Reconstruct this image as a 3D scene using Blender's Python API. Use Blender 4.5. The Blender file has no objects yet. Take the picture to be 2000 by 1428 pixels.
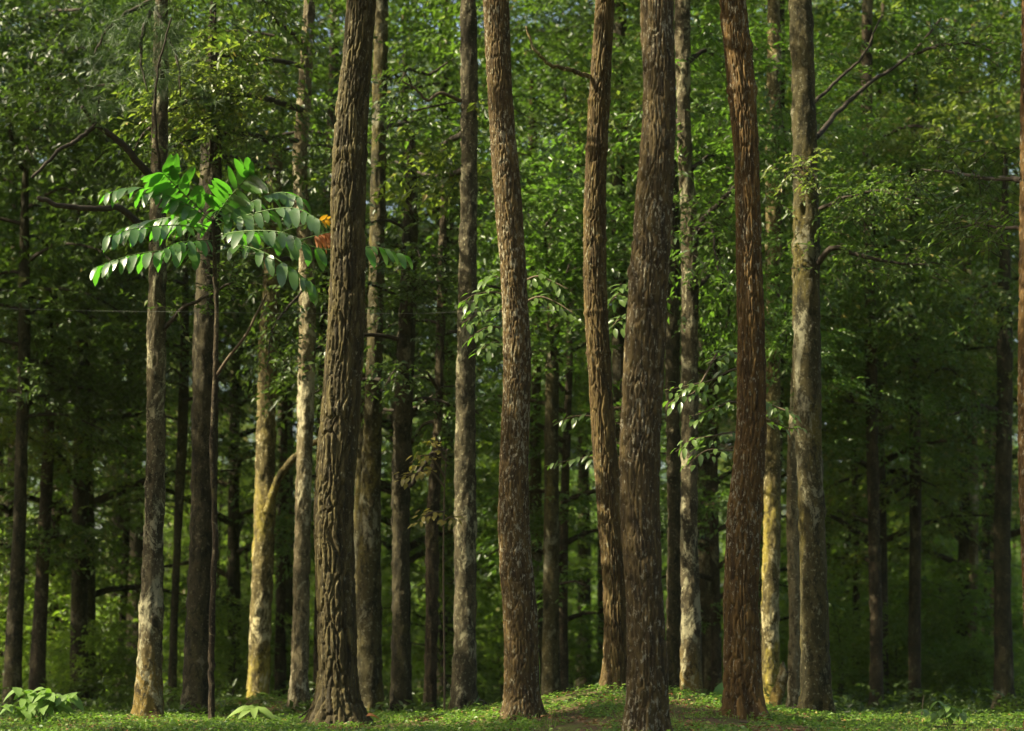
import bpy, math
import numpy as np
from mathutils import Vector, Matrix

# ------------------------------------------------------------------ camera, sky, sun, exposure
SC = bpy.context.scene
F = 4000.0           # focal length in photo pixels (photo is 2000 wide)
HY = 1285.0          # pixel row of the horizon
CZ = 0.8             # camera height

cam_d = bpy.data.cameras.new("camera")
cam = bpy.data.objects.new("camera", cam_d)
SC.collection.objects.link(cam)
cam.location = (0, 0, CZ)
cam.rotation_euler = (math.radians(90), 0, 0)
cam_d.sensor_width = 36.0
cam_d.lens = 36.0 * F / 2000.0
cam_d.shift_y = (HY - 714.0) / 2000.0
cam_d.clip_end = 2000
cam_d.dof.use_dof = True
cam_d.dof.focus_distance = 23.0
cam_d.dof.aperture_fstop = 1.2
SC.camera = cam

SUN_EL, SUN_AZ = math.radians(41), math.radians(-101)   # azimuth from +Y, clockwise seen from above
S = np.array([math.cos(SUN_EL) * math.sin(SUN_AZ), math.cos(SUN_EL) * math.cos(SUN_AZ), math.sin(SUN_EL)])

world = bpy.data.worlds.new("World")
SC.world = world
world.use_nodes = True
wn = world.node_tree
sky = wn.nodes.new("ShaderNodeTexSky")
sky.sky_type = 'NISHITA'
sky.sun_disc = False
sky.sun_elevation = SUN_EL
sky.sun_rotation = SUN_AZ
sky.air_density = 1.0
sky.dust_density = 5.0
sky.ozone_density = 0.0
wn.links.new(sky.outputs[0], wn.nodes["Background"].inputs[0])
wn.nodes["Background"].inputs[1].default_value = 0.09

sun_d = bpy.data.lights.new("sun", 'SUN')
sun_d.energy = 5.0
sun_d.angle = math.radians(0.5)
sun_d.color = (1.0, 0.90, 0.66)
sun = bpy.data.objects.new("sun", sun_d)
SC.collection.objects.link(sun)
sun.rotation_euler = Vector(S).to_track_quat('Z', 'Y').to_euler()
sun.location = (-30, -10, 40)

SC.view_settings.view_transform = 'Standard'
SC.view_settings.look = 'None'
SC.view_settings.gamma = 1.0
SC.view_settings.exposure = 1.78
SC.view_settings.use_curve_mapping = False
cy = SC.cycles
cy.max_bounces = 5
cy.diffuse_bounces = 3
cy.glossy_bounces = 2
cy.transmission_bounces = 4
cy.caustics_reflective = False
cy.caustics_refractive = False
cy.use_denoising = True

# ------------------------------------------------------------------ helpers
RNG = np.random.default_rng(7)


def P(px, py, y):
    return np.array([(px - 1000.0) * y / F, y, CZ + (HY - py) * y / F])


def nrm(a):
    return a / (np.linalg.norm(a, axis=-1, keepdims=True) + 1e-9)


def mesh(name, V, Fc, mat=None, smooth=False, attr=None):
    """V (n,3), Fc (m,k) with one k for all faces, or list of such arrays."""
    me = bpy.data.meshes.new(name)
    V = np.ascontiguousarray(V, dtype=np.float32)
    if isinstance(Fc, np.ndarray):
        Fc = [Fc]
    loops = np.concatenate([f.ravel() for f in Fc]).astype(np.int32)
    tot = np.concatenate([np.full(len(f), f.shape[1], np.int32) for f in Fc])
    start = np.concatenate([[0], np.cumsum(tot)[:-1]]).astype(np.int32)
    me.vertices.add(len(V)); me.vertices.foreach_set("co", V.ravel())
    me.loops.add(len(loops)); me.loops.foreach_set("vertex_index", loops)
    me.polygons.add(len(tot)); me.polygons.foreach_set("loop_start", start)
    me.polygons.foreach_set("loop_total", tot)
    if smooth:
        me.polygons.foreach_set("use_smooth", np.ones(len(tot), bool))
    me.update(calc_edges=True)
    if attr is not None:
        for k, v in attr.items():
            a = me.attributes.new(k, 'FLOAT', 'POINT')
            a.data.foreach_set("value", np.ascontiguousarray(v, dtype=np.float32))
    if mat:
        me.materials.append(mat)
    return me


def put(name, me, parent=None, loc=(0, 0, 0), kind=None):
    o = bpy.data.objects.new(name, me)
    SC.collection.objects.link(o)
    o.location = loc
    if parent is not None:
        o.parent = parent
    if kind:
        o["kind"] = kind
    return o


def thing(name, label, cat, loc, group=None):
    o = bpy.data.objects.new(name, None)
    SC.collection.objects.link(o)
    o.empty_display_size = 0.2
    o.location = loc
    o["label"] = label
    o["category"] = cat
    if group:
        o["group"] = group
    return o


def tube(pts, rad, n=6, cap=True):
    pts = np.asarray(pts, float); rad = np.asarray(rad, float)
    m = len(pts)
    t = nrm(np.gradient(pts, axis=0))
    ref = np.array([0.31, 0.9, 0.25])
    a = nrm(np.cross(t, ref)); b = np.cross(t, a)
    th = np.linspace(0, 2 * np.pi, n, endpoint=False)
    V = pts[:, None] + rad[:, None, None] * (np.cos(th)[None, :, None] * a[:, None] + np.sin(th)[None, :, None] * b[:, None])
    V = V.reshape(-1, 3)
    i = np.arange(m - 1)[:, None] * n
    j = np.arange(n)[None]
    k = (j + 1) % n
    Q = np.stack([i + j, i + k, i + n + k, i + n + j], -1).reshape(-1, 4)
    if cap:
        V = np.vstack([V, pts[-1:] + t[-1:] * rad[-1] * 0.6])
        top = len(V) - 1
        l = (m - 1) * n
        T = np.stack([l + np.arange(n), l + (np.arange(n) + 1) % n, np.full(n, top), np.full(n, top)], -1)
        Q = np.vstack([Q, np.stack([T[:, 0], T[:, 1], T[:, 2], T[:, 2]], -1)[:, :4]]) if False else Q
        return V, [Q, T[:, :3]]
    return V, [Q]


def join(parts):
    """parts: list of (V, [F...]) -> V, [quads, tris]"""
    if not parts:
        return np.zeros((3, 3)), [np.array([[0, 1, 2]])]
    Vs, by = [], {}
    off = 0
    for V, Fs in parts:
        Vs.append(V)
        for f in (Fs if isinstance(Fs, list) else [Fs]):
            by.setdefault(f.shape[1], []).append(f + off)
        off += len(V)
    return np.vstack(Vs), [np.vstack(v) for v in by.values()]


def curve(pts, n):
    """smooth resample of a polyline"""
    pts = np.asarray(pts, float)
    m = len(pts)
    s = np.arange(m)
    g = np.gradient(pts, axis=0) if m > 1 else pts * 0
    u = np.linspace(0, m - 1, n)
    i = np.clip(u.astype(int), 0, m - 2)
    f = (u - i)[:, None]
    h00 = 2 * f**3 - 3 * f**2 + 1; h10 = f**3 - 2 * f**2 + f
    h01 = -2 * f**3 + 3 * f**2; h11 = f**3 - f**2
    return h00 * pts[i] + h10 * g[i] + h01 * pts[i + 1] + h11 * g[i + 1]


def _hash(ix, iy, seed):
    h = (ix.astype(np.int64) * 374761393 + iy.astype(np.int64) * 668265263 + seed * 1442695041) & 0x7fffffff
    h = ((h ^ (h >> 13)) * 1274126177) & 0x7fffffff
    h = ((h ^ (h >> 15)) * 739982445) & 0x7fffffff
    return ((h ^ (h >> 12)) & 0xffffff) / float(0xffffff)


def vnoise(x, y, seed=0, wrap=None):
    x = np.asarray(x, float); y = np.asarray(y, float)
    ix = np.floor(x).astype(int); iy = np.floor(y).astype(int)
    fx = x - ix; fy = y - iy
    fx = fx * fx * (3 - 2 * fx); fy = fy * fy * (3 - 2 * fy)
    w = (lambda a: a % wrap) if wrap else (lambda a: a)
    a = _hash(w(ix), iy, seed); b = _hash(w(ix + 1), iy, seed)
    c = _hash(w(ix), iy + 1, seed); d = _hash(w(ix + 1), iy + 1, seed)
    return (a * (1 - fx) + b * fx) * (1 - fy) + (c * (1 - fx) + d * fx) * fy


def worley(u, v, nu, seed):
    iu = np.floor(u).astype(int); iv = np.floor(v).astype(int)
    f1 = np.full(u.shape, 9.0); f2 = np.full(u.shape, 9.0); idv = np.zeros(u.shape)
    for du in (-1, 0, 1):
        for dv in (-1, 0, 1):
            cu = iu + du; cv = iv + dv
            hx = _hash(cu % nu, cv, seed); hy = _hash(cu % nu, cv, seed + 17)
            d = np.hypot(cu + 0.15 + 0.7 * hx - u, (cv + hy - v))
            near = d < f1
            f2 = np.where(near, f1, np.minimum(f2, d))
            idv = np.where(near, _hash(cu % nu, cv, seed + 31), idv)
            f1 = np.where(near, d, f1)
    return f1, f2, idv


def terr(x, y):
    x = np.asarray(x, float); y = np.asarray(y, float)
    z = 0.38 * np.exp(-((x - 1.44) ** 2 / (2 * 1.25 ** 2) + (y - 25.0) ** 2 / (2 * 2.0 ** 2)))
    z = z + 0.27 * np.exp(-((x + 3.9) ** 2 / (2 * 0.8 ** 2) + (y - 32.0) ** 2 / (2 * 1.2 ** 2)))
    z = z + 0.06 * (vnoise(x * 0.9 + 50, y * 0.5 + 20, 3) - 0.5) + 0.05 * (vnoise(x * 2.3, y * 1.9, 5) - 0.5)
    z = z - 0.024 * np.clip(y - 27.0, 0, 400)
    return z


# ------------------------------------------------------------------ materials
def nodes(name):
    m = bpy.data.materials.new(name)
    m.use_nodes = True
    nt = m.node_tree
    return m, nt, nt.nodes["Principled BSDF"], nt.nodes["Material Output"]


def ramp(nt, fac, stops, interp='LINEAR'):
    r = nt.nodes.new("ShaderNodeValToRGB")
    cr = r.color_ramp
    cr.interpolation = interp
    while len(cr.elements) < len(stops):
        cr.elements.new(0.5)
    for e, (p, c) in zip(cr.elements, stops):
        e.position = p
        e.color = (c[0], c[1], c[2], 1) if hasattr(c, '__len__') else (c, c, c, 1)
    nt.links.new(fac, r.inputs[0])
    return r.outputs[0]


def noise(nt, co, scale, detail=4, rough=0.6, dist=0.0):
    n = nt.nodes.new("ShaderNodeTexNoise")
    n.inputs["Scale"].default_value = scale
    n.inputs["Detail"].default_value = detail
    n.inputs["Roughness"].default_value = rough
    n.inputs["Distortion"].default_value = dist
    nt.links.new(co, n.inputs["Vector"])
    return n.outputs["Fac"]


def mapping(nt, scale=(1, 1, 1), loc=(0, 0, 0)):
    t = nt.nodes.new("ShaderNodeTexCoord")
    m = nt.nodes.new("ShaderNodeMapping")
    m.inputs["Scale"].default_value = scale
    m.inputs["Location"].default_value = loc
    nt.links.new(t.outputs["Object"], m.inputs["Vector"])
    return m.outputs[0]


def mix(nt, fac, a, b):
    m = nt.nodes.new("ShaderNodeMix")
    m.data_type = 'RGBA'
    for s, v in ((m.inputs[0], fac), (m.inputs[6], a), (m.inputs[7], b)):
        if hasattr(v, "is_linked"):
            nt.links.new(v, s)
        elif hasattr(v, '__len__'):
            s.default_value = (v[0], v[1], v[2], 1)
        else:
            s.default_value = v
    return m.outputs[2]


def bump(nt, h, dist, strength=1.0):
    b = nt.nodes.new("ShaderNodeBump")
    b.inputs["Distance"].default_value = dist
    b.inputs["Strength"].default_value = strength
    nt.links.new(h, b.inputs["Height"])
    return b.outputs[0]


def math_(nt, op, a, b):
    m = nt.nodes.new("ShaderNodeMath")
    m.operation = op
    for s, v in zip(m.inputs, (a, b)):
        if hasattr(v, "is_linked"):
            nt.links.new(v, s)
        else:
            s.default_value = v
    return m.outputs[0]


def bark_pine(name, c0, c1, c2, lichen=0.5, lichen_col=(0.42, 0.40, 0.33), seed=0.0):
    c0, c1, c2 = [[v * q * k for v, q in zip(c, (.30, .31, .165))] for c, k in zip((c0, c1, c2), (.65, .95, 1.35))]
    lichen_col = [v * k for v, k in zip(lichen_col, (.40, .385, .30))]
    """fissured plates: colour differs from plate to plate, pale lichen flecks"""
    m, nt, p, o = nodes(name)
    at = nt.nodes.new("ShaderNodeAttribute"); at.attribute_name = "plate"
    co = mapping(nt, (1, 1, 0.35), (seed, seed, seed))
    n1 = noise(nt, co, 9, 5, 0.65)
    v = math_(nt, 'ADD', math_(nt, 'MULTIPLY', at.outputs["Fac"], 0.5), math_(nt, 'MULTIPLY', n1, 0.6))
    col = ramp(nt, v, [(0.30, c0), (0.54, c1), (0.78, c2)])
    big = noise(nt, mapping(nt, (1, 1, 0.5), (seed + 3, 1, 2)), 1.6, 3)
    fl = noise(nt, mapping(nt, (1, 1, 0.42), (seed, 4, 2)), 30, 5, 0.7)
    th = math_(nt, 'ADD', fl, math_(nt, 'MULTIPLY', big, 0.22))
    lm = ramp(nt, th, [(0.725 - 0.05 * lichen, 0.0), (0.755 - 0.05 * lichen, 1.0)])
    col = mix(nt, lm, col, lichen_col)
    nt.links.new(col, p.inputs["Base Color"])
    p.inputs["Roughness"].default_value = 0.85
    p.inputs["Specular IOR Level"].default_value = 0.25
    f = noise(nt, mapping(nt, (1, 1, 0.3), (seed, 1, 9)), 60, 5, 0.7)
    nt.links.new(bump(nt, f, 0.006), p.inputs["Normal"])
    return m


def bark_smooth(name, c0, c1, lich, moss, lich_amt=0.5, moss_amt=0.5, seed=0.0, foot=None):
    c0, c1, lich, moss = [[v * k * q for v, q in zip(c, (1.0, .97, .74))] for c, k in zip((c0, c1, lich, moss), (.30, .46, .66, .55))]
    m, nt, p, o = nodes(name)
    co = mapping(nt, (1, 1, 0.55), (seed, seed * 2, seed))
    a = noise(nt, co, 3.2, 6, 0.65, 0.4)
    col = ramp(nt, a, [(0.40, c0), (0.60, c1)])
    mm = noise(nt, mapping(nt, (1, 1, 0.3), (seed + 9, 3, seed)), 1.7, 6, 0.72, 0.3)
    mk = ramp(nt, mm, [(0.66 - 0.22 * moss_amt, 0.0), (0.74 - 0.22 * moss_amt, 1.0)])
    if foot:      # moss held low on the trunk, its warm colour carrying the sun
        tc = nt.nodes.new("ShaderNodeTexCoord"); sx = nt.nodes.new("ShaderNodeSeparateXYZ")
        nt.links.new(tc.outputs["Object"], sx.inputs[0])
        zz = math_(nt, 'ADD', math_(nt, 'DIVIDE', sx.outputs[2], foot), math_(nt, 'MULTIPLY', mm, 0.9))
        mk = math_(nt, 'MULTIPLY', mk, ramp(nt, zz, [(0.75, 1.0), (1.0, 0.0)]))
    col = mix(nt, mk, col, moss)
    lb = noise(nt, mapping(nt, (1, 1, 0.6), (seed + 5, 7, seed)), 2.4, 7, 0.75, 0.6)
    lk = ramp(nt, lb, [(0.605 - 0.16 * lich_amt, 0.0), (0.64 - 0.16 * lich_amt, 0.9)])
    col = mix(nt, lk, col, lich)
    sp = noise(nt, mapping(nt, (1, 1, 0.8), (seed, 2, 4)), 26, 4, 0.7)
    sk = ramp(nt, sp, [(0.585, 0.0), (0.64, 0.85)])
    col = mix(nt, sk, col, lich)
    dk = noise(nt, mapping(nt, (1, 1, 0.5), (seed + 15, 2, 4)), 9, 6, 0.8, 0.5)
    col = mix(nt, ramp(nt, dk, [(0.50, 0.0), (0.60, 0.9)]), col, (c0[0] * 0.45, c0[1] * 0.45, c0[2] * 0.4))
    nt.links.new(col, p.inputs["Base Color"])
    p.inputs["Roughness"].default_value = 0.9
    p.inputs["Specular IOR Level"].default_value = 0.2
    h = math_(nt, 'ADD', math_(nt, 'MULTIPLY', noise(nt, mapping(nt, (1, 1, 0.5)), 22, 6, 0.7), 1.0), math_(nt, 'MULTIPLY', a, 1.5))
    nt.links.new(bump(nt, h, 0.035), p.inputs["Normal"])
    return m


def leaf_mat(name, c0, c1, trans, tfac=0.42, rough=0.38, spec=0.5, odd=None):
    m, nt, p, o = nodes(name)
    g = nt.nodes.new("ShaderNodeNewGeometry")
    r = g.outputs["Random Per Island"]
    stops = [(0.0, c0), (0.93, c1)]
    if odd:
        stops = [(0.0, c0), (0.90, c1), (0.95, odd), (1.0, odd)]
    col = ramp(nt, r, stops)
    nt.links.new(col, p.inputs["Base Color"])
    p.inputs["Roughness"].default_value = rough
    p.inputs["Specular IOR Level"].default_value = spec
    t = nt.nodes.new("ShaderNodeBsdfTranslucent")
    tc = ramp(nt, r, [(0.0, [x * 0.75 for x in trans]), (1.0, [x * 1.15 for x in trans])])
    nt.links.new(tc, t.inputs[0])
    mx = nt.nodes.new("ShaderNodeMixShader")
    mx.inputs[0].default_value = tfac
    nt.links.new(p.outputs[0], mx.inputs[1])
    nt.links.new(t.outputs[0], mx.inputs[2])
    nt.links.new(mx.outputs[0], o.inputs[0])
    return m


def plain(name, c, rough=0.8, scale=20, var=0.35):
    m, nt, p, o = nodes(name)
    n = noise(nt, mapping(nt), scale, 5, 0.65)
    col = ramp(nt, n, [(0.3, [x * (1 - var) for x in c]), (0.7, [x * (1 + var) for x in c])])
    nt.links.new(col, p.inputs["Base Color"])
    p.inputs["Roughness"].default_value = rough
    p.inputs["Specular IOR Level"].default_value = 0.2
    nt.links.new(bump(nt, n, 0.004), p.inputs["Normal"])
    return m


M = {}
M['pine_a'] = bark_pine("bark_brown_olive", (0.075, 0.052, 0.025), (0.135, 0.097, 0.05), (0.20, 0.152, 0.085), 0.15, (0.36, 0.33, 0.24), 1)
M['pine_b'] = bark_pine("bark_brown_speckled", (0.095, 0.055, 0.025), (0.165, 0.098, 0.045), (0.23, 0.145, 0.075), 1.15, (0.44, 0.40, 0.31), 2)
M['pine_c'] = bark_pine("bark_chestnut", (0.10, 0.058, 0.026), (0.175, 0.105, 0.048), (0.25, 0.165, 0.085), 0.35, (0.40, 0.37, 0.28), 3)
M['pine_d'] = bark_pine("bark_umber_flecked", (0.075, 0.046, 0.022), (0.13, 0.082, 0.040), (0.18, 0.12, 0.065), 0.95, (0.40, 0.37, 0.30), 4)
M['pine_e'] = bark_pine("bark_rust", (0.115, 0.058, 0.022), (0.20, 0.105, 0.040), (0.27, 0.15, 0.065), 0.75, (0.44, 0.40, 0.32), 5)
OL = (0.16, 0.14, 0.035); OG = (0.24, 0.19, 0.035); PAL = (0.36, 0.34, 0.26); GRY = (0.26, 0.25, 0.20)
M['sm_grey'] = bark_smooth("bark_grey_lichen", (0.10, 0.085, 0.055), (0.17, 0.145, 0.095), PAL, OL, 0.35, 0.25, 1)
M['sm_orange'] = bark_smooth("bark_grey_orange_lit_moss", (0.10, 0.082, 0.05), (0.18, 0.15, 0.10), PAL, (0.23, 0.165, 0.05), 0.45, 0.85, 2, foot=2.4)  # orange at the foot also carries the sunlight falling there
M['sm_yellow'] = bark_smooth("bark_yellow_lit_moss", (0.18, 0.145, 0.065), (0.30, 0.245, 0.115), (0.60, 0.54, 0.38), (0.42, 0.35, 0.075), 0.25, 0.75, 3, foot=11)  # bark and moss brightened to stand in for strong sun
M['sm_pale'] = bark_smooth("bark_tan_lit", (0.24, 0.195, 0.125), (0.36, 0.30, 0.20), (0.52, 0.48, 0.38), (0.20, 0.17, 0.07), 0.5, 0.2, 4)  # tan raised in brightness to stand in for sun on the trunk
M['sm_olive'] = bark_smooth("bark_olive_lichen", (0.085, 0.075, 0.035), (0.135, 0.115, 0.055), GRY, (0.15, 0.125, 0.035), 0.25, 0.7, 5)
M['sm_dark'] = bark_smooth("bark_dark", (0.05, 0.042, 0.022), (0.095, 0.08, 0.045), (0.17, 0.15, 0.11), (0.08, 0.075, 0.025), 0.2, 0.4, 6)
M['sm_brown'] = bark_smooth("bark_far_brown", (0.07, 0.05, 0.032), (0.12, 0.09, 0.06), (0.20, 0.17, 0.12), (0.10, 0.085, 0.03), 0.2, 0.3, 7)
M['stem'] = plain("stem_brown", (0.085, 0.062, 0.036), 0.8, 25)
M['twig'] = plain("twig_grey_brown", (0.035, 0.027, 0.018), 0.85, 25)
M['rachis'] = plain("leaf_stalk_green", (0.07, 0.12, 0.03), 0.5, 25)

M['lf_dark'] = leaf_mat("leaf_dark", (0.034, 0.060, 0.012), (0.064, 0.100, 0.018), (0.085, 0.155, 0.016), 0.35, 0.42)
M['lf_mid'] = leaf_mat("leaf_mid", (0.044, 0.083, 0.014), (0.085, 0.132, 0.021), (0.115, 0.22, 0.018), 0.42, 0.42, odd=(0.20, 0.17, 0.04))
M['lf_yel'] = leaf_mat("leaf_yellow_green", (0.075, 0.115, 0.02), (0.14, 0.175, 0.035), (0.21, 0.30, 0.03), 0.45, 0.42, odd=(0.26, 0.19, 0.05))
M['lf_fresh'] = leaf_mat("leaf_fresh", (0.055, 0.105, 0.020), (0.11, 0.165, 0.034), (0.14, 0.29, 0.024), 0.40, 0.36, 0.6)
M['lf_shrub'] = leaf_mat("leaf_understory_bright", (0.075, 0.125, 0.020), (0.12, 0.18, 0.030), (0.24, 0.40, 0.03), 0.5, 0.45, odd=(0.22, 0.2, 0.05))  # leaf colour brightened in place of light missing low in the wood
M['lf_hero'] = leaf_mat("leaf_feather_green", (0.040, 0.090, 0.018), (0.065, 0.130, 0.026), (0.10, 0.36, 0.02), 0.46, 0.36, .8)
M['lf_bush'] = leaf_mat("leaf_bush", (0.085, 0.16, 0.03), (0.15, 0.23, 0.055), (0.20, 0.40, 0.03), 0.38, 0.45, 0.5)
M['lf_red'] = leaf_mat("leaf_turning", (0.10, 0.15, 0.025), (0.24, 0.16, 0.03), (0.35, 0.34, 0.04), 0.45, 0.45, odd=(0.36, 0.10, 0.03))
M['lf_gold'] = leaf_mat("leaf_golden", (0.38, 0.20, 0.02), (0.42, 0.26, 0.03), (0.60, 0.32, 0.02), 0.45, 0.45)
M['lf_rust'] = leaf_mat("leaf_withered", (0.22, 0.085, 0.03), (0.30, 0.13, 0.05), (0.30, 0.11, 0.03), 0.3, 0.6, 0.3)
M['needle'] = leaf_mat("pine_needle", (0.035, 0.065, 0.022), (0.06, 0.095, 0.03), (0.08, 0.15, 0.03), 0.25, 0.5, 0.3)
M['grass'] = leaf_mat("grass_blade", (0.07, 0.135, 0.018), (0.17, 0.23, 0.035), (0.22, 0.38, 0.03), 0.40, 0.5, 0.35)
M['herb'] = leaf_mat("low_herb", (0.045, 0.10, 0.018), (0.13, 0.20, 0.03), (0.18, 0.36, 0.03), 0.40, 0.45, 0.4, odd=(0.24, 0.2, 0.06))
M['litter'] = leaf_mat("leaf_litter", (0.10, 0.055, 0.03), (0.26, 0.15, 0.075), (0.2, 0.1, 0.04), 0.15, 0.8, 0.2, odd=(0.36, 0.13, 0.06))
M['wire'] = plain("galvanised_wire", (0.16, 0.16, 0.14), 0.5, 20, 0.1)
M['dark_wood'] = plain("near_black_wood", (0.02, 0.017, 0.014), 0.9, 30)

m, nt, p, o = nodes("forest_soil")
n1 = noise(nt, mapping(nt), 3.5, 8, 0.7)
n2 = noise(nt, mapping(nt, loc=(4, 2, 1)), 28, 6, 0.75)
col = ramp(nt, n2, [(0.3, (0.05, 0.034, 0.02)), (0.7, (0.15, 0.10, 0.058))])
col = mix(nt, ramp(nt, n1, [(0.42, 0.0), (0.6, 0.85)]), col, (0.075, 0.10, 0.02))
nt.links.new(col, p.inputs["Base Color"])
p.inputs["Roughness"].default_value = 1.0
p.inputs["Specular IOR Level"].default_value = 0.09
nt.links.new(bump(nt, n2, 0.03), p.inputs["Normal"])
M['soil'] = m

# ------------------------------------------------------------------ ground
def ground():
    xs = np.concatenate([-np.geomspace(400, 9, 40), np.linspace(-8.8, 8.8, 260), np.geomspace(9, 400, 40)])
    ys = np.concatenate([np.linspace(-200, 14, 20), np.linspace(14.5, 40, 260), np.geomspace(40.5, 900, 60)])
    X, Yg = np.meshgrid(xs, ys)
    Z = terr(X, Yg)
    V = np.stack([X, Yg, Z], -1).reshape(-1, 3)
    n = len(xs)
    i = np.arange(len(ys) - 1)[:, None] * n; j = np.arange(n - 1)[None]
    Q = np.stack([i + j, i + j + 1, i + n + j + 1, i + n + j], -1).reshape(-1, 4)
    o = put("ground", mesh("ground", V, Q, M['soil'], True))
    o["kind"] = "structure"
    o["label"] = "forest floor of brown soil with a low mound between the front trunks"


ground()

# ------------------------------------------------------------------ leaves
LT4 = (np.array([[0, 0, 0], [0.42, 0.5, 0.12], [1, 0, -0.12], [0.42, -0.5, 0.12]]),
       np.array([[0, 2, 1], [0, 3, 2]]))
LT6 = (np.array([[0, 0, 0], [0.28, 0.44, 0.10], [0.66, 0.40, 0.05], [1, 0, -0.16], [0.66, -0.40, 0.05], [0.28, -0.44, 0.10], [0.5, 0, 0.0]]),
       np.array([[0, 6, 1], [1, 6, 2], [2, 6, 3], [3, 6, 4], [4, 6, 5], [5, 6, 0]]))


def leaves(pos, d, up, L, W, T=LT4):
    tv, tf = T
    x = nrm(d); y = nrm(np.cross(up, x)); z = np.cross(x, y)
    L = np.broadcast_to(L, len(pos)); W = np.broadcast_to(W, len(pos))
    V = pos[:, None] + (L[:, None] * tv[None, :, 0])[..., None] * x[:, None] \
        + (W[:, None] * tv[None, :, 1])[..., None] * y[:, None] + (L[:, None] * tv[None, :, 2])[..., None] * z[:, None]
    Fc = tf[None] + (np.arange(len(pos)) * len(tv))[:, None, None]
    return V.reshape(-1, 3), Fc.reshape(-1, tf.shape[1])


def twig_leaves(rng, base, d, K, tl, L, W, T=LT4, droop=0.35, jit=0.35):
    """base (n,3), d (n,3): a twig each, K leaves along it, alternating sides"""
    n = len(base)
    d = nrm(d)
    up = nrm(np.array([0, 0, 1.0]) + rng.normal(0, jit, (n, 3)))
    side = nrm(np.cross(up, d))
    t = (np.arange(K) + 0.6) / K
    sgn = np.where(np.arange(K) % 2 == 0, 1.0, -1.0)
    tl = np.broadcast_to(tl, n)
    pos = base[:, None] + d[:, None] * (t[None] * tl[:, None])[..., None]
    pos[..., 2] -= (t ** 2)[None] * tl[:, None] * droop
    ang = np.where(t > 0.93, 0.1, 1.0)[None] * (0.9 + rng.normal(0, 0.2, (n, K)))
    ld = d[:, None] * np.cos(ang)[..., None] + side[:, None] * (sgn[None] * np.sin(ang))[..., None]
    ld = ld + np.array([0, 0, -droop]) + rng.normal(0, 0.22, (n, K, 3))
    lu = up[:, None] + rng.normal(0, 0.3, (n, K, 3))
    sz = (L * (0.7 + 0.6 * rng.random((n, K)))).ravel()
    return leaves(pos.reshape(-1, 3), ld.reshape(-1, 3), lu.reshape(-1, 3), sz, sz * (W / L), T)


# shafts of sunlight: canopy is open along these (point, radius)
SHAFTS = []


def shaft(px, py, y, r):
    SHAFTS.append((P(px, py, y), r))


for a in [(675, 110, 23.5, .45), (668, 300, 23.5, .45), (655, 520, 23.5, .3), (985, 380, 22.5, .42), (962, 130, 22.5, .3),
          (1160, 620, 25, .3), (1170, 800, 25, .38), (1170, 950, 25, .25), (1455, 900, 23, .38), (1440, 1010, 23, .25), (1425, 200, 23, .25),
          (512, 850, 34, .7), (505, 1050, 34, .8), (498, 1230, 34, .7), (497, 1340, 34, .5), (598, 640, 30.5, .45), (595, 850, 30.5, .5), (590, 1030, 30.5, .3), (578, 1300, 30.5, .3),
          (290, 1250, 26, .35), (285, 1350, 26, .3), (420, 420, 24.5, .75), (330, 380, 24.5, .6), (560, 410, 24.5, .6), (470, 380, 24.5, .6), (640, 470, 24.5, .4), (760, 490, 24.5, .35), (250, 390, 24.5, .4),
          (1500, 1000, 33, .4), (1500, 1200, 33, .5), (1500, 1330, 33, .5), (1348, 1200, 30, .4), (1345, 890, 30, .35), (1580, 1230, 28, .3),
          (900, 1180, 29, .3), (725, 1290, 32, .35), (1070, 1180, 38, .35), (1340, 780, 25.5, .5), (1340, 870, 25.5, .4), (1400, 800, 25.5, .4), (1100, 880, 26.5, .35), (950, 620, 25.5, .5), (1210, 600, 26.5, .4),
          (450, 190, 27.6, 1.1), (360, 230, 27.3, .8), (520, 150, 28.4, .7), (830, 370, 36, 1.0), (800, 300, 36, .6), (830, 920, 29, .4),
          (1140, 1385, 24.6, .85), (1070, 1395, 24.2, .8), (1200, 1375, 25, .6), (1000, 1412, 22.5, .4), (1560, 1415, 24.5, .9), (1650, 1415, 24.5, .9), (1350, 1400, 24, .5), (880, 1415, 23.5, .6), (350, 1415, 24, .4), (700, 1420, 23.4, .4), (800, 1420, 23.3, .4), (495, 1388, 25.3, .5), (80, 1370, 24.6, .6), (120, 1390, 24.4, .4),
          (630, 1400, 23.5, .25), (1850, 1390, 23.4, .4), (80, 1350, 25, .3), (1400, 90, 45, 1.5), (1850, 300, 60, 3), (1000, 330, 45, 1.5), (1080, 450, 33.6, 1.0), (1100, 340, 33.6, .8), (1400, 580, 30.3, .6), (1395, 320, 30.4, .5), (820, 250, 33, .8), (420, 720, 26, .2)]:
    shaft(*a)
SH_P = np.array([a for a, r in SHAFTS]); SH_R = np.array([r for a, r in SHAFTS])


def open_to_sun(c):
    """True for twigs that block none of the shafts"""
    keep = np.ones(len(c), bool)
    for p0, r in SHAFTS:
        d = c - p0
        al = d @ S
        per = np.linalg.norm(d - al[:, None] * S, axis=1)
        keep &= ~((al > 1.5) & (per < r + 0.32))
    return keep


def lit_limbs(lm, off):
    return [(p, r) for p, r in lm if open_to_sun(curve(p, 16) + off).mean() > .8]


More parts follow.
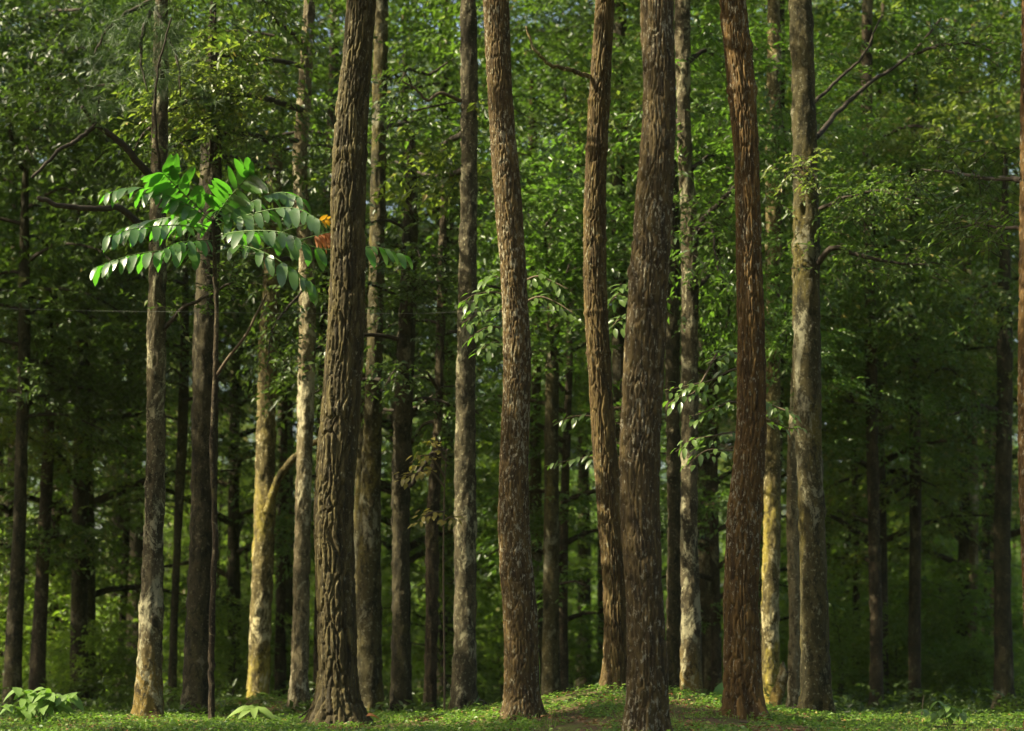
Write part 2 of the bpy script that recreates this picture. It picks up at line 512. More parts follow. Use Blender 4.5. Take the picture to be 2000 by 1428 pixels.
def limbs(rng, z0, z1, rmax, n, prof, up=0.25, droop=0.3, trunk_r=0.15):
    out = []
    for k in range(n):
        f = (k + rng.random()) / n
        h = z0 + (z1 - z0) * f
        az = k * 2.399 + rng.normal(0, 0.5)
        ln = rmax * prof(f) * (0.65 + 0.5 * rng.random())
        t = np.linspace(0, 1, 6)
        wob = rng.normal(0, 0.06, (6, 3)).cumsum(0) * ln * 0.5
        pts = np.stack([np.cos(az) * ln * t, np.sin(az) * ln * t, h + ln * (up * t - droop * t ** 2.2)], -1) + wob * t[:, None]
        out.append((pts, trunk_r * (0.45 + 0.2 * rng.random()) * (1 - 0.6 * f)))
    return out


def limb_twigs(rng, lm, per_m, spread):
    B, D = [], []
    for pts, r in lm:
        ln = np.linalg.norm(pts[-1] - pts[0])
        n = max(3, int(per_m * ln))
        t = 0.22 + 0.78 * rng.random(n) ** 0.7
        c = curve(pts, 24)
        i = np.clip((t * 23).astype(int), 0, 22)
        b = c[i] + rng.normal(0, 1, (n, 3)) * spread * ln * np.array([1, 1, 0.55]) * (0.5 + t[:, None])
        d = nrm(pts[-1] - pts[0]) + rng.normal(0, 0.75, (n, 3)) * np.array([1, 1, 0.45])
        B.append(b); D.append(d)
    return np.vstack(B), np.vstack(D)


# ------------------------------------------------------------------ trunks
def hermite(zs, zc, vc):
    g = np.gradient(vc, zc)
    i = np.clip(np.searchsorted(zc, zs) - 1, 0, len(zc) - 2)
    h = zc[i + 1] - zc[i]
    f = np.clip((zs - zc[i]) / h, 0, 1)
    return (2 * f**3 - 3 * f**2 + 1) * vc[i] + (f**3 - 2 * f**2 + f) * h * g[i] + (-2 * f**3 + 3 * f**2) * vc[i + 1] + (f**3 - f**2) * h * g[i + 1]


def trunk_axis(ctrl, Y, top):
    c = sorted([(CZ + (HY - py) * Y / F, ((l + r) / 2 - 1000) * Y / F, (r - l) / 2 * Y / F) for py, l, r in ctrl])
    z = np.array([a[0] for a in c]); x = np.array([a[1] for a in c]); r = np.array([a[2] for a in c])
    zb = float(terr(x[0], Y)) - 0.2
    if z[0] > zb + 0.1:
        k = (x[1] - x[0]) / (z[1] - z[0]) * 0.5
        x0 = x[0] - k * min(z[0] - zb, 2.0)
        z = np.concatenate([[zb], z]); x = np.concatenate([[x0], x]); r = np.concatenate([[r[0] * 1.05], r])
    if top > z[-1] + 0.5:
        m = np.linspace(z[-1], top, 4)[1:]
        sl = np.clip((x[-1] - x[-2]) / (z[-1] - z[-2]), -0.08, 0.08)
        x = np.concatenate([x, x[-1] + sl * 0.5 * (m - z[-1])])
        r = np.concatenate([r, r[-1] * np.linspace(0.8, 0.25, 3)])
        z = np.concatenate([z, m])
    return z, x, r


def make_trunk(ctrl, Y, top, nth, dz, kind, seed, cell=0.055, cellh=0.2, depth=0.02, flare=0.25, knots=(), flake=0.35):
    z, x, r = trunk_axis(ctrl, Y, top)
    zvis = CZ + HY * Y / F + 0.4
    zs = np.concatenate([np.arange(z[0], min(zvis, z[-1]), dz), np.arange(min(zvis, z[-1]), z[-1], 0.4), [z[-1]]])
    zs = np.unique(zs)
    xc = hermite(zs, z, x); rc = np.maximum(hermite(zs, z, r), 0.01)
    yc = Y + 0.25 * (vnoise(zs * 0.35, zs * 0 + seed, seed) - 0.5) * np.clip((zs - z[0]) / 2, 0, 1)
    th = np.linspace(0, 2 * np.pi, nth, endpoint=False)
    TH, ZZ = np.meshgrid(th, zs)
    R = np.repeat(rc[:, None], nth, 1)
    U = TH / (2 * np.pi)
    hb = zs - (z[0] + 0.2)
    fl = np.exp(-np.clip(hb, -0.2, 50) / 0.19)[:, None]
    lob = 0.55 + 0.45 * np.cos(TH * (3 + seed % 3) + seed) + 0.35 * np.cos(TH * (5 + seed % 2) + seed * 2)
    R = R * (1 + flare * fl * np.clip(lob, -0.2, 2))
    # lumps
    R = R * (1 + 0.05 * (vnoise(U * 4, ZZ * 1.3, seed + 2, 4) - 0.5) + 0.05 * (vnoise(U * 8, ZZ * 4.0, seed + 4, 8) - 0.5))
    plate = np.zeros_like(R)
    if kind == 'fissured':
        nu = max(10, int(round(2 * np.pi * rc.mean() / cell)))
        wu = 1.5 * (vnoise(U * 6, ZZ * 1.6, seed + 7, 6) - 0.5) + 0.9 * (vnoise(U * 14, ZZ * 5, seed + 8, 14) - 0.5)
        wv = 0.9 * (vnoise(U * 10, ZZ * 3, seed + 9, 10) - 0.5)
        f1, f2, plate = worley(U * nu + wu, ZZ / cellh + wv, nu, seed)
        e = np.clip((f2 - f1) / 0.30, 0, 1)
        e = e * e * (3 - 2 * e)
        g1, g2, p2 = worley(U * nu * 2 + wu * 1.7, ZZ / (cellh * .42) + wv * 2, nu * 2, seed + 50)
        e2 = np.clip((g2 - g1) / 0.3, 0, 1)
        fine = vnoise(U * nu * 5, ZZ / 0.03, seed + 11, nu * 5)
        R = R + depth * (e - 0.75) + depth * flake * (e2 - .6 + .9 * (p2 - .5)) + depth * 0.3 * (fine - 0.5) + depth * 0.3 * (plate - 0.5)
        plate = .5 * plate + .5 * p2
    else:
        n8 = vnoise(U * 16, ZZ * 9, seed + 5, 16)
        R = R + depth * (n8 - 0.5) + depth * 0.6 * (vnoise(U * 32, ZZ * 22, seed + 6, 32) - 0.5)
    for kz, kth, kw, kh, ka in knots:      # rings, burrs and hollows: height, angle (None = all round), size
        g = np.exp(-((ZZ - kz) / kh) ** 2)
        if kth is not None:
            dth = np.angle(np.exp(1j * (TH - kth)))
            g = g * np.exp(-(dth / kw) ** 2)
        else:
            g = g * (0.6 + 0.8 * vnoise(U * 5, ZZ * 3, seed + 13, 5))
        R = R + ka * g
    V = np.stack([xc[:, None] + R * np.cos(TH), yc[:, None] + R * np.sin(TH), ZZ], -1).reshape(-1, 3)
    n = nth
    i = np.arange(len(zs) - 1)[:, None] * n; j = np.arange(n)[None]; k = (j + 1) % n
    Q = np.stack([i + j, i + k, i + n + k, i + n + j], -1).reshape(-1, 4)
    base = np.array([xc[0], Y, z[0] + 0.2])
    return V - base, Q, plate.ravel(), base, (z, x, r)


TREES = {}


def named_tree(key, name, label, ctrl, Y, mat, kind='smooth', top=None, nth=40, dz=0.06, seed=1, crown=None, **kw):
    vis = CZ + HY * Y / F
    top = top or vis + 9.0
    V, Q, pl, base, ax = make_trunk(ctrl, Y, top, nth, dz, kind, seed, **kw)
    root = thing(name, label, "tree", tuple(base))
    put("trunk", mesh("trunk", V, Q, M[mat], True, {"plate": pl} if kind == 'fissured' else None), root)
    TREES[key] = dict(root=root, base=base, ax=ax, Y=Y, top=top, vis=vis, seed=seed, mat=mat)
    return root


def pine_tufts(rng, B, D, n=22, L=0.2, w=0.010):
    nb = len(B)
    d = nrm(D)[:, None] * 0.7 + nrm(rng.normal(0, 1, (nb, n, 3)))
    pos = np.repeat(B[:, None], n, 1) + nrm(D)[:, None] * (rng.random((nb, n, 1)) * 0.12)
    d = d + np.array([0, 0, -0.15])
    x = nrm(d.reshape(-1, 3)); s = nrm(np.cross(x, rng.normal(0, 1, x.shape)))
    p = pos.reshape(-1, 3); ln = (L * (0.7 + 0.5 * rng.random(len(p))))[:, None]
    V = np.stack([p - s * w / 2, p + s * w / 2, p + x * ln - np.array([0, 0, 1]) * ln * 0.12], 1).reshape(-1, 3)
    Fc = np.arange(len(V)).reshape(-1, 3)
    return V, Fc


def high_crown(key, typ, nl=26, rmax=3.2, per_m=9, mat='lf_mid', leaf=0.19, z0=None, z1=None):
    """crown above the frame: its gaps let the sun through"""
    t = TREES[key]
    rng = np.random.default_rng(t['seed'] * 31 + 5)
    z0 = z0 or t['vis'] + 1.2
    z1 = z1 or t['top'] - 0.3
    z, x, r = t['ax']
    lm = limbs(rng, z0, z1, rmax, nl, lambda f: 1.0 - 0.55 * f, trunk_r=0.09)
    lm = [(p + np.array([np.interp(p[0, 2], z, x), t['Y'], 0]), rr) for p, rr in lm]
    B, D = limb_twigs(rng, lm, per_m, 0.10)
    lm = lit_limbs(lm, 0)
    keep = open_to_sun(B)
    # stay clear of the view
    keep &= B[:, 2] > CZ + HY * B[:, 1] / F + 0.5
    B, D = B[keep], D[keep]
    lv = [tube(curve(p, 8) - t['base'], np.linspace(rr, rr * 0.25, 8), 5) for p, rr in lm]
    V, Fs = join(lv)
    put("limbs", mesh("limbs", V, Fs, M['twig'], True), t['root'])
    if typ == 'pine':
        V, Fc = pine_tufts(rng, np.repeat(B, 2, 0) + rng.normal(0, .12, (2 * len(B), 3)), np.repeat(D, 2, 0), 18, 0.24, 0.016)
        put("crown", mesh("crown", V - t['base'], Fc, M['needle']), t['root'])
    else:
        V, Fc = twig_leaves(rng, B, D, 7, 0.6, leaf, leaf * 0.5)
        put("crown", mesh("crown", V - t['base'], Fc, M[mat]), t['root'])


def zpx(py, Y):
    return CZ + (HY - py) * Y / F


# --- front pines
Y = 23.5
named_tree('P1', "pine_tree", "thick pine with deeply furrowed olive-brown bark, leftmost of the big front trunks",
           [(20, 677, 731), (100, 671, 726), (200, 660, 719), (400, 648, 712), (600, 644, 710), (700, 637, 706), (800, 627, 700), (1000, 614, 688), (1200, 620, 694), (1320, 622, 696), (1405, 614, 702)],
           Y, 'pine_a', 'fissured', nth=132, dz=0.0125, seed=11, cell=0.042, cellh=0.36, depth=0.036, flake=.14, flare=0.85,
           knots=[(zpx(300, Y), None, 1, .05, .012), (zpx(800, Y), -1.5, .5, .06, .018), (zpx(385, Y), -2.4, .5, .05, .02)])
Y = 22.5
named_tree('P2', "pine_tree", "brown pine speckled with pale lichen standing on the left shoulder of the mound",
           [(20, 945, 993), (200, 954, 1000), (400, 967, 1019), (550, 979, 1028), (700, 984, 1036), (900, 976, 1032), (1050, 973, 1035), (1200, 983, 1048), (1370, 984, 1052), (1405, 982, 1054)],
           Y, 'pine_b', 'fissured', nth=124, dz=0.0125, seed=12, cell=0.030, cellh=0.17, depth=0.015, flake=.3, flare=0.45,
           knots=[(zpx(690, Y), None, 1, .05, .008)])
Y = 25.0
named_tree('P3', "pine_tree", "slender chestnut pine with ringed bark growing from the top of the mound",
           [(20, 1163, 1198), (200, 1150, 1190), (400, 1142, 1182), (550, 1140, 1184), (700, 1148, 1192), (850, 1157, 1202), (1000, 1168, 1216), (1200, 1180, 1224), (1355, 1178, 1225)],
           Y, 'pine_c', 'fissured', nth=110, dz=0.012, seed=13, cell=0.031, cellh=0.30, depth=0.022, flake=.15, flare=0.45,
           knots=[(zpx(q, Y), None, 1, .035, .014) for q in (200, 292, 415, 470, 612, 690)])
Y = 20.0
named_tree('P4', "pine_tree", "widest dark umber pine in front of the mound, its foot below the picture",
           [(20, 1252, 1315), (200, 1256, 1318), (400, 1242, 1312), (600, 1226, 1301), (800, 1215, 1292), (900, 1211, 1288), (1000, 1213, 1288), (1150, 1222, 1293), (1300, 1225, 1302), (1428, 1223, 1305)],
           Y, 'pine_d', 'fissured', nth=132, dz=0.012, seed=14, cell=0.036, cellh=0.26, depth=0.020, flake=.25, flare=0.35,
           knots=[(zpx(345, Y), None, 1, .04, .008), (zpx(640, Y), -2.2, .4, .06, .02), (zpx(530, Y), 3.0, .4, .05, .02)])
Y = 23.0
named_tree('P5', "pine_tree", "rust-red furrowed pine right of the mound, kinked near its top",
           [(20, 1406, 1456), (150, 1418, 1470), (300, 1432, 1478), (500, 1437, 1485), (700, 1440, 1492), (850, 1437, 1494), (1000, 1422, 1486), (1150, 1416, 1481), (1300, 1415, 1486), (1405, 1420, 1492)],
           Y, 'pine_e', 'fissured', nth=124, dz=0.0125, seed=15, cell=0.036, cellh=0.28, depth=0.025, flake=.22, flare=0.55,
           knots=[(zpx(180, Y), None, 1, .06, .016), (zpx(95, Y), -.6, .7, .07, .03), (zpx(710, Y), None, 1, .04, .012)])
named_tree('P6', "pine_tree", "reddish pine cut off by the right edge of the picture",
           [(20, 1994, 2050), (300, 1992, 2048), (600, 1991, 2048), (900, 1993, 2050), (1100, 1998, 2056), (1405, 2003, 2064)],
           22.0, 'pine_e', 'fissured', nth=72, dz=0.02, seed=16, cell=0.045, cellh=0.17, depth=0.022)

# --- trees of the middle ground
MID = [
 ('M1', "forest_tree", "grey trunk with an orange mossy foot at far left, beyond the sapling", [(300, 296, 326), (600, 292, 326), (800, 287, 322), (1000, 280, 318), (1200, 272, 318), (1400, 264, 318)], 26.0, 'sm_orange', 21),
 ('M2', "forest_tree", "broad shaded trunk close behind the thin stem of the feather-leaved sapling", [(300, 392, 432), (550, 385, 430), (800, 375, 426), (1000, 370, 421), (1200, 362, 416), (1395, 355, 413)], 29.0, 'sm_dark', 22),
 ('M3', "forest_tree", "sunlit yellow mossy trunk that forks a third of the way up", [(300, 522, 550), (500, 515, 546), (700, 506, 541), (900, 500, 538), (1000, 497, 538), (1200, 490, 531), (1375, 482, 527)], 34.0, 'sm_yellow', 23),
 ('M4', "forest_tree", "pale tan slim trunk just left of the furrowed front pine", [(20, 592, 614), (200, 580, 606), (340, 571, 599), (480, 582, 611), (600, 584, 615), (740, 582, 614), (900, 580, 610), (1100, 575, 606), (1300, 568, 602), (1390, 563, 603)], 30.5, 'sm_pale', 24),
 ('M4b', "forest_tree", "thin brown trunk showing high up against the left side of the furrowed pine", [(20, 646, 664), (200, 640, 658), (400, 630, 649), (700, 622, 642), (1380, 610, 634)], 40.0, 'sm_brown', 25),
 ('M5', "forest_tree", "olive lichen-spotted trunk just right of the furrowed front pine", [(20, 732, 758), (300, 724, 753), (600, 720, 750), (800, 712, 746), (1000, 702, 743), (1200, 696, 745), (1385, 697, 749)], 32.0, 'sm_olive', 26),
 ('M5b', "forest_tree", "narrow stem leaning against the left side of the olive lichen-spotted trunk", [(700, 704, 722), (1000, 692, 712), (1200, 690, 712), (1385, 692, 712)], 35.0, 'sm_olive', 27),
 ('M6', "forest_tree", "almost black trunk with a swollen dark burr, fading into leaves halfway up", [(400, 790, 816), (600, 780, 812), (850, 768, 804), (1000, 765, 800), (1200, 765, 801), (1395, 761, 806)], 31.0, 'sm_dark', 28),
 ('M7', "forest_tree", "thin twisted trunk between the black burred trunk and the lichen-patched one", [(500, 856, 872), (850, 846, 862), (1000, 833, 858), (1200, 832, 856), (1400, 827, 853)], 33.0, 'sm_brown', 29),
 ('M8', "forest_tree", "straight trunk with pale lichen patches and a mossy foot with a black hollow", [(20, 900, 930), (120, 899, 932), (300, 900, 932), (600, 895, 930), (800, 890, 928), (1000, 887, 930), (1200, 887, 930), (1395, 880, 933)], 29.0, 'sm_grey', 30),
 ('M9', "forest_tree", "dim slender trunk peeping out along the right side of the speckled pine", [(300, 1030, 1050), (700, 1038, 1056), (1000, 1033, 1058), (1380, 1042, 1066)], 40.0, 'sm_olive', 31),
 ('M10', "forest_tree", "slim trunk lit on its left and black on its right, forking high up", [(500, 1070, 1092), (640, 1068, 1092), (800, 1064, 1091), (1000, 1062, 1092), (1200, 1060, 1092), (1375, 1057, 1096)], 36.0, 'sm_olive', 32),
 ('M11', "forest_tree", "dark trunk seen high up between the ringed pine and the widest pine", [(20, 1198, 1224), (300, 1194, 1220), (500, 1194, 1222), (700, 1196, 1224), (1380, 1200, 1230)], 38.0, 'sm_dark', 33),
 ('M12', "forest_tree", "mottled trunk right of the widest pine with a side limb reaching to the right", [(20, 1318, 1348), (300, 1324, 1351), (450, 1331, 1363), (600, 1332, 1365), (800, 1332, 1365), (1000, 1330, 1363), (1200, 1330, 1368), (1370, 1327, 1371)], 30.0, 'sm_orange', 34),
 ('M13', "forest_tree", "dark spotted trunk squeezed between the widest pine and the mottled trunk", [(400, 1302, 1326), (800, 1301, 1328), (1000, 1303, 1330), (1370, 1299, 1331)], 32.0, 'sm_dark', 35),
 ('M14', "forest_tree", "dim grey trunk low down between the mottled trunk and the rust-red pine", [(900, 1380, 1402), (1180, 1379, 1403), (1370, 1376, 1405)], 40.0, 'sm_grey', 36),
 ('M15', "forest_tree", "bright yellow-mossed trunk just right of the rust-red pine", [(20, 1500, 1524), (400, 1496, 1526), (700, 1497, 1525), (900, 1493, 1525), (1000, 1492, 1525), (1200, 1488, 1522), (1385, 1486, 1524)], 33.0, 'sm_yellow', 37),
 ('M15b', "forest_tree", "dark trunk half hidden behind the bright yellow-mossed one", [(20, 1512, 1534), (400, 1510, 1534), (700, 1508, 1530), (1385, 1500, 1520)], 40.0, 'sm_dark', 38),
 ('M16', "forest_tree", "pinkish grey wavy stem between the yellow-mossed trunk and the thick hollow one", [(800, 1542, 1558), (880, 1538, 1555), (1000, 1536, 1560), (1200, 1540, 1563), (1385, 1537, 1563)], 31.5, 'sm_pale', 39),
 ('M17', "forest_tree", "thick grey-green trunk with a small dark hole high up, right of the rust-red pine", [(20, 1541, 1586), (200, 1545, 1590), (400, 1547, 1597), (600, 1547, 1600), (800, 1550, 1602), (1000, 1558, 1608), (1200, 1562, 1616), (1400, 1564, 1626)], 28.0, 'sm_olive', 40),
 ('M19', "forest_tree", "straight dull brown trunk, first clear one right of the thick hollow trunk", [(100, 1684, 1706), (300, 1684, 1706), (700, 1690, 1713), (900, 1693, 1716), (1200, 1699, 1723), (1395, 1697, 1726)], 38.0, 'sm_brown', 41),
 ('M20', "forest_tree", "straight dark trunk midway between the dull brown trunk and the right edge", [(300, 1778, 1797), (550, 1776, 1796), (900, 1778, 1800), (1200, 1775, 1799), (1395, 1774, 1801)], 40.0, 'sm_brown', 42),
 ('M21', "forest_tree", "very thin crooked stem left of the straight dull brown trunk", [(700, 1660, 1672), (1000, 1666, 1678), (1390, 1664, 1682)], 44.0, 'sm_brown', 43),
 ('M22', "forest_tree", "thin trunk with a lit left side near the right edge, bare limb beside it", [(700, 1894, 1908), (900, 1894, 1911), (1390, 1889, 1909)], 43.0, 'sm_pale', 44),
 ('M23', "forest_tree", "thick black trunk closest to the right edge pine", [(600, 1948, 1976), (820, 1945, 1976), (1000, 1943, 1976), (1395, 1938, 1982)], 38.0, 'sm_dark', 45),
 ('M24', "forest_tree", "narrow dark trunk between the thin lit trunk and the black one at right", [(900, 1920, 1934), (1390, 1916, 1936)], 47.0, 'sm_dark', 46),
 ('M26', "forest_tree", "thin dark pole-like trunk high up right of the thick hollow trunk", [(600, 1652, 1664), (880, 1654, 1667), (1390, 1640, 1654)], 54.0, 'sm_dark', 47),
 ('M27', "forest_tree", "thinnest dark pole trunk right beside the thick hollow trunk", [(600, 1618, 1628), (880, 1614, 1626), (1390, 1606, 1618)], 56.0, 'sm_dark', 48),
 ('M28', "forest_tree", "black leaning trunk at the far left edge above the big-leaved bush", [(500, 40, 60), (900, 28, 52), (1000, 25, 50), (1200, 15, 46), (1370, 7, 43)], 36.0, 'sm_dark', 49),
 ('M29', "forest_tree", "dark trunk with a brown lit left side, second from the left edge", [(800, 84, 104), (1120, 69, 95), (1200, 64, 91), (1370, 53, 88)], 38.0, 'sm_brown', 50),
 ('M30', "forest_tree", "narrow dark trunk, third from the left edge", [(800, 104, 122), (1170, 97, 118), (1370, 93, 117)], 44.0, 'sm_brown', 51),
 ('M31', "forest_tree", "broad black trunk, fourth from the left edge", [(700, 150, 178), (1150, 140, 172), (1370, 136, 175)], 40.0, 'sm_dark', 52),
 ('M32', "forest_tree", "thin black trunk close left of the orange-footed one", [(800, 246, 258), (1100, 239, 253), (1385, 224, 241)], 45.0, 'sm_dark', 53),
 ('M33', "forest_tree", "dark slim trunk between the orange-footed trunk and the broad shaded one", [(700, 350, 368), (900, 342, 362), (1050, 337, 352), (1385, 327, 346)], 38.0, 'sm_dark', 54),
 ('M34', "forest_tree", "dark trunk seen only high up at far left below the bent boughs", [(100, 90, 116), (400, 96, 124), (560, 98, 124), (800, 100, 126), (1370, 112, 134)], 48.0, 'sm_dark', 55),
 ('M35', "forest_tree", "thin brown trunk between the forked yellow trunk and the pale tan one", [(900, 546, 560), (1100, 541, 558), (1370, 536, 560)], 42.0, 'sm_brown', 56),
 ('M36', "forest_tree", "thin dark trunk low down at the left of the ringed pine", [(900, 1168, 1180), (1370, 1166, 1182)], 46.0, 'sm_dark', 57),
]
TOPS = {}
for key, py in [('M2', 0), ('M3', 300), ('M6', 250), ('M7', 330), ('M9', 150), ('M10', 380), ('M14', 600), ('M16', 600), ('M20', 150), ('M21', 500), ('M22', 450), ('M23', 300), ('M24', 600), ('M26', 400),
                ('M27', 450), ('M28', 250), ('M29', 500), ('M30', 550), ('M31', 400), ('M32', 550), ('M33', 450), ('M35', 500), ('M36', 650), ('M5b', 500), ('M13', 250)]:
    TOPS[key] = zpx(py, [a for a in MID if a[0] == key][0][4])
for key, nm, lab, ctrl, Y, mt, sd in MID:
    kn = []
    if key == 'M6':
        kn = [(zpx(965, Y), -1.6, .9, .22, .06), (zpx(900, Y), -.9, .8, .15, .05)]
    if key == 'M17':
        kn = [(zpx(417, Y), -1.85, .16, .07, -.09), (zpx(1000, Y), -.3, .5, .10, .03), (zpx(1150, Y), -2.4, .4, .25, .03), (zpx(490, Y), None, 1, .06, .015)]
    if key == 'M8':
        kn = [(zpx(1392, Y), -1.4, .33, .16, -.12), (zpx(1200, Y), -2.6, .5, .2, .02)]
    if key == 'M3':
        kn = [(zpx(1195, Y), -1.75, .25, .05, .07), (zpx(985, Y), -0.8, .6, .25, .05)]
    if key == 'M4':
        kn = [(zpx(695, Y), -2.6, .6, .07, .025), (zpx(725, Y), -.8, .5, .07, .03)]
    if key == 'M1':
        kn = [(zpx(935, Y), -1.9, .2, .05, -.03), (zpx(735, Y), -1.9, .2, .05, .03), (zpx(1190, Y), None, 1, .05, .012)]
    big = Y < 34.5
    named_tree(key, nm, lab, ctrl, Y, mt, 'smooth', nth=44 if big else 20, dz=0.05 if big else 0.14, seed=sd,
               depth=0.028 if big else 0.02, flare=0.5, knots=kn, top=TOPS.get(key, (zpx(0, Y) + 8) if big else zpx(0, Y) + 5))

for k in ('P1', 'P2', 'P3', 'P4', 'P5', 'P6'):
    high_crown(k, 'pine', 30 if k < 'P4' else 20, 3.0, 10 if k < 'P4' else 7)
for k in ('M4', 'M5', 'M17'):
    high_crown(k, 'leaf', 24, 3.4, 8, 'lf_mid' if k in ('M3', 'M12', 'M17') else 'lf_dark')

def low_crown(key, z0, z1, rmax, nl, per_m, mat, leaf=.13, K=7):
    t = TREES[key]
    rng = np.random.default_rng(t['seed'] * 17 + 3)
    z, x, r = t['ax']
    lm = limbs(rng, z0, z1, rmax, nl, lambda f: 0.75 + 0.35 * math.sin(3 * f), up=.3, droop=.5, trunk_r=.08)
    lm = [(p + np.array([np.interp(p[0, 2], z, x), t['Y'], 0]), rr) for p, rr in lm]
    B, D = limb_twigs(rng, lm, per_m, 0.14)
    lm = lit_limbs(lm, 0)
    keep = open_to_sun(B)
    B, D = B[keep], D[keep]
    V, Fs = join([tube(curve(p, 8) - t['base'], np.linspace(rr, rr * 0.2, 8), 5) for p, rr in lm])
    put("limbs", mesh("limbs", V, Fs, M['twig'], True), t['root'])
    V, Fc = twig_leaves(rng, B, D, K, 0.45, leaf, leaf * 0.48)
    put("crown", mesh("crown", V - t['base'], Fc, M[mat]), t['root'])


low_crown('M1', 7.3, 10.5, 1.6, 18, 20, 'lf_dark', .11)
low_crown('M2', 6.6, 11.5, 1.4, 26, 24, 'lf_dark', .12)
low_crown('M3', 7.2, 13.0, 2.6, 26, 20, 'lf_dark', .13)
low_crown('M6', 4.6, 9.5, 2.0, 24, 18, 'lf_dark', .12)
low_crown('M7', 4.2, 8.5, 1.7, 20, 16, 'lf_mid', .12)
low_crown('M28', 5.0, 13, 3.0, 30, 18, 'lf_dark', .14)
low_crown('M33', 5.5, 11, 2.2, 24, 18, 'lf_dark', .13)

# ------------------------------------------------------------------ trees of the wood behind (shared crowns)
def bg_variant(seed, H, z0, rmax, nl, per_m, K, leaf, trunk_r, shape='round', tl=0.6, spread=0.12, droop=0.35):
    rng = np.random.default_rng(seed)
    prof = {'round': lambda f: 0.55 + 0.9 * math.sin(math.pi * min(1, 0.15 + f * 0.85)) * 0.55,
            'cone': lambda f: 1.05 - 0.75 * f,
            'vase': lambda f: 0.5 + 0.6 * f - 0.5 * max(0, f - .8)}[shape]
    lm = limbs(rng, z0, H * 0.96, rmax, nl, prof, up=0.45, droop=0.35, trunk_r=trunk_r)
    B, D = limb_twigs(rng, lm, per_m, spread)
    Vc, Fc = twig_leaves(rng, B, D, K, tl, leaf, leaf * 0.46, droop=droop)
    t = np.linspace(0, 1, 14)
    ax = np.stack([0.25 * np.sin(t * 4 + seed) * t, 0.2 * np.cos(t * 5 + seed) * t, -0.3 + (H + 0.3) * t], -1)
    parts = [tube(ax, trunk_r * (1 - 0.8 * t) * (1 + 0.4 * np.exp(-t * 40)), 10)]
    parts += [tube(curve(p, 6), np.linspace(r, r * 0.2, 6), 5) for p, r in lm]
    Vt, Ft = join(parts)
    return (Vt, Ft), (Vc, Fc)


VAR = []
for s, H, z0, rm, nl, pm, K, lf, tr, shp, mt, br in [
    (101, 20, 4.0, 4.2, 40, 15, 7, .18, .22, 'round', 'lf_mid', 'sm_brown'),
    (102, 23, 8.5, 4.6, 44, 17, 7, .18, .25, 'round', 'lf_mid', 'sm_dark'),
    (103, 17, 2.5, 3.6, 38, 14, 7, .16, .18, 'cone', 'lf_mid', 'sm_dark'),
    (104, 19, 3.5, 4.0, 36, 14, 7, .19, .20, 'round', 'lf_yel', 'sm_brown'),
    (105, 24, 9.0, 4.6, 44, 17, 7, .18, .26, 'round', 'lf_dark', 'sm_dark'),
    (106, 15, 2.0, 3.4, 34, 16, 7, .16, .15, 'vase', 'lf_fresh', 'sm_brown'),
    (107, 10.5, 1.6, 2.7, 32, 15, 7, .19, .12, 'round', 'lf_shrub', 'sm_dark'),
    (108, 11.5, 2.2, 2.9, 32, 15, 7, .20, .12, 'vase', 'lf_shrub', 'sm_brown')]:
    (Vt, Ft), (Vc, Fc) = bg_variant(s, H, z0, rm, nl, pm, K, lf, tr, shp)
    VAR.append((mesh("trunk", Vt, Ft, M[br], True), mesh("crown", Vc, Fc, M[mt]), H))
FAR = []
for s, H, z0, rm, nl, pm, K, lf, tr, shp, mt, br in [
    (201, 26, 4.0, 5.2, 40, 12, 6, .24, .28, 'round', 'lf_mid', 'sm_brown'),
    (202, 28, 7.0, 5.5, 40, 12, 6, .24, .30, 'vase', 'lf_yel', 'sm_grey'),
    (203, 24, 3.0, 5.0, 38, 13, 6, .22, .26, 'cone', 'lf_dark', 'sm_dark')]:
    (Vt, Ft), (Vc, Fc) = bg_variant(s, H, z0, rm, nl, pm, K, lf, tr, shp, tl=0.9)
    FAR.append((mesh("trunk", Vt, Ft, M[br], True), mesh("crown", Vc, Fc, M[mt]), H))
SHR = []
for s, H, z0, rm, nl, pm, K, lf, tr, shp, mt in [
    (301, 3.4, 0.3, 1.7, 26, 20, 7, .16, .04, 'round', 'lf_shrub'),
    (302, 4.6, 0.5, 1.8, 28, 19, 7, .16, .05, 'vase', 'lf_shrub'),
    (303, 2.6, 0.2, 1.6, 24, 22, 7, .15, .035, 'round', 'lf_shrub'),
    (304, 5.5, 0.8, 2.0, 30, 19, 7, .17, .06, 'round', 'lf_shrub')]:
    (Vt, Ft), (Vc, Fc) = bg_variant(s, H, z0, rm, nl, pm, K, lf, tr, shp, tl=0.5, spread=0.18)
    SHR.append((mesh("stem", Vt, Ft, M['twig'], True), mesh("foliage", Vc, Fc, M[mt]), H))


def place(var, name, label, cat, x, y, sc, rot, group, a="trunk", b="crown"):
    root = thing(name, label, cat, (x, y, float(terr(x, y)) - 0.1), group)
    root.scale = (sc, sc, sc * 1.0)
    root.rotation_euler = (0, 0, rot)
    put(a, var[0], root)
    put(b, var[1], root)
    return root


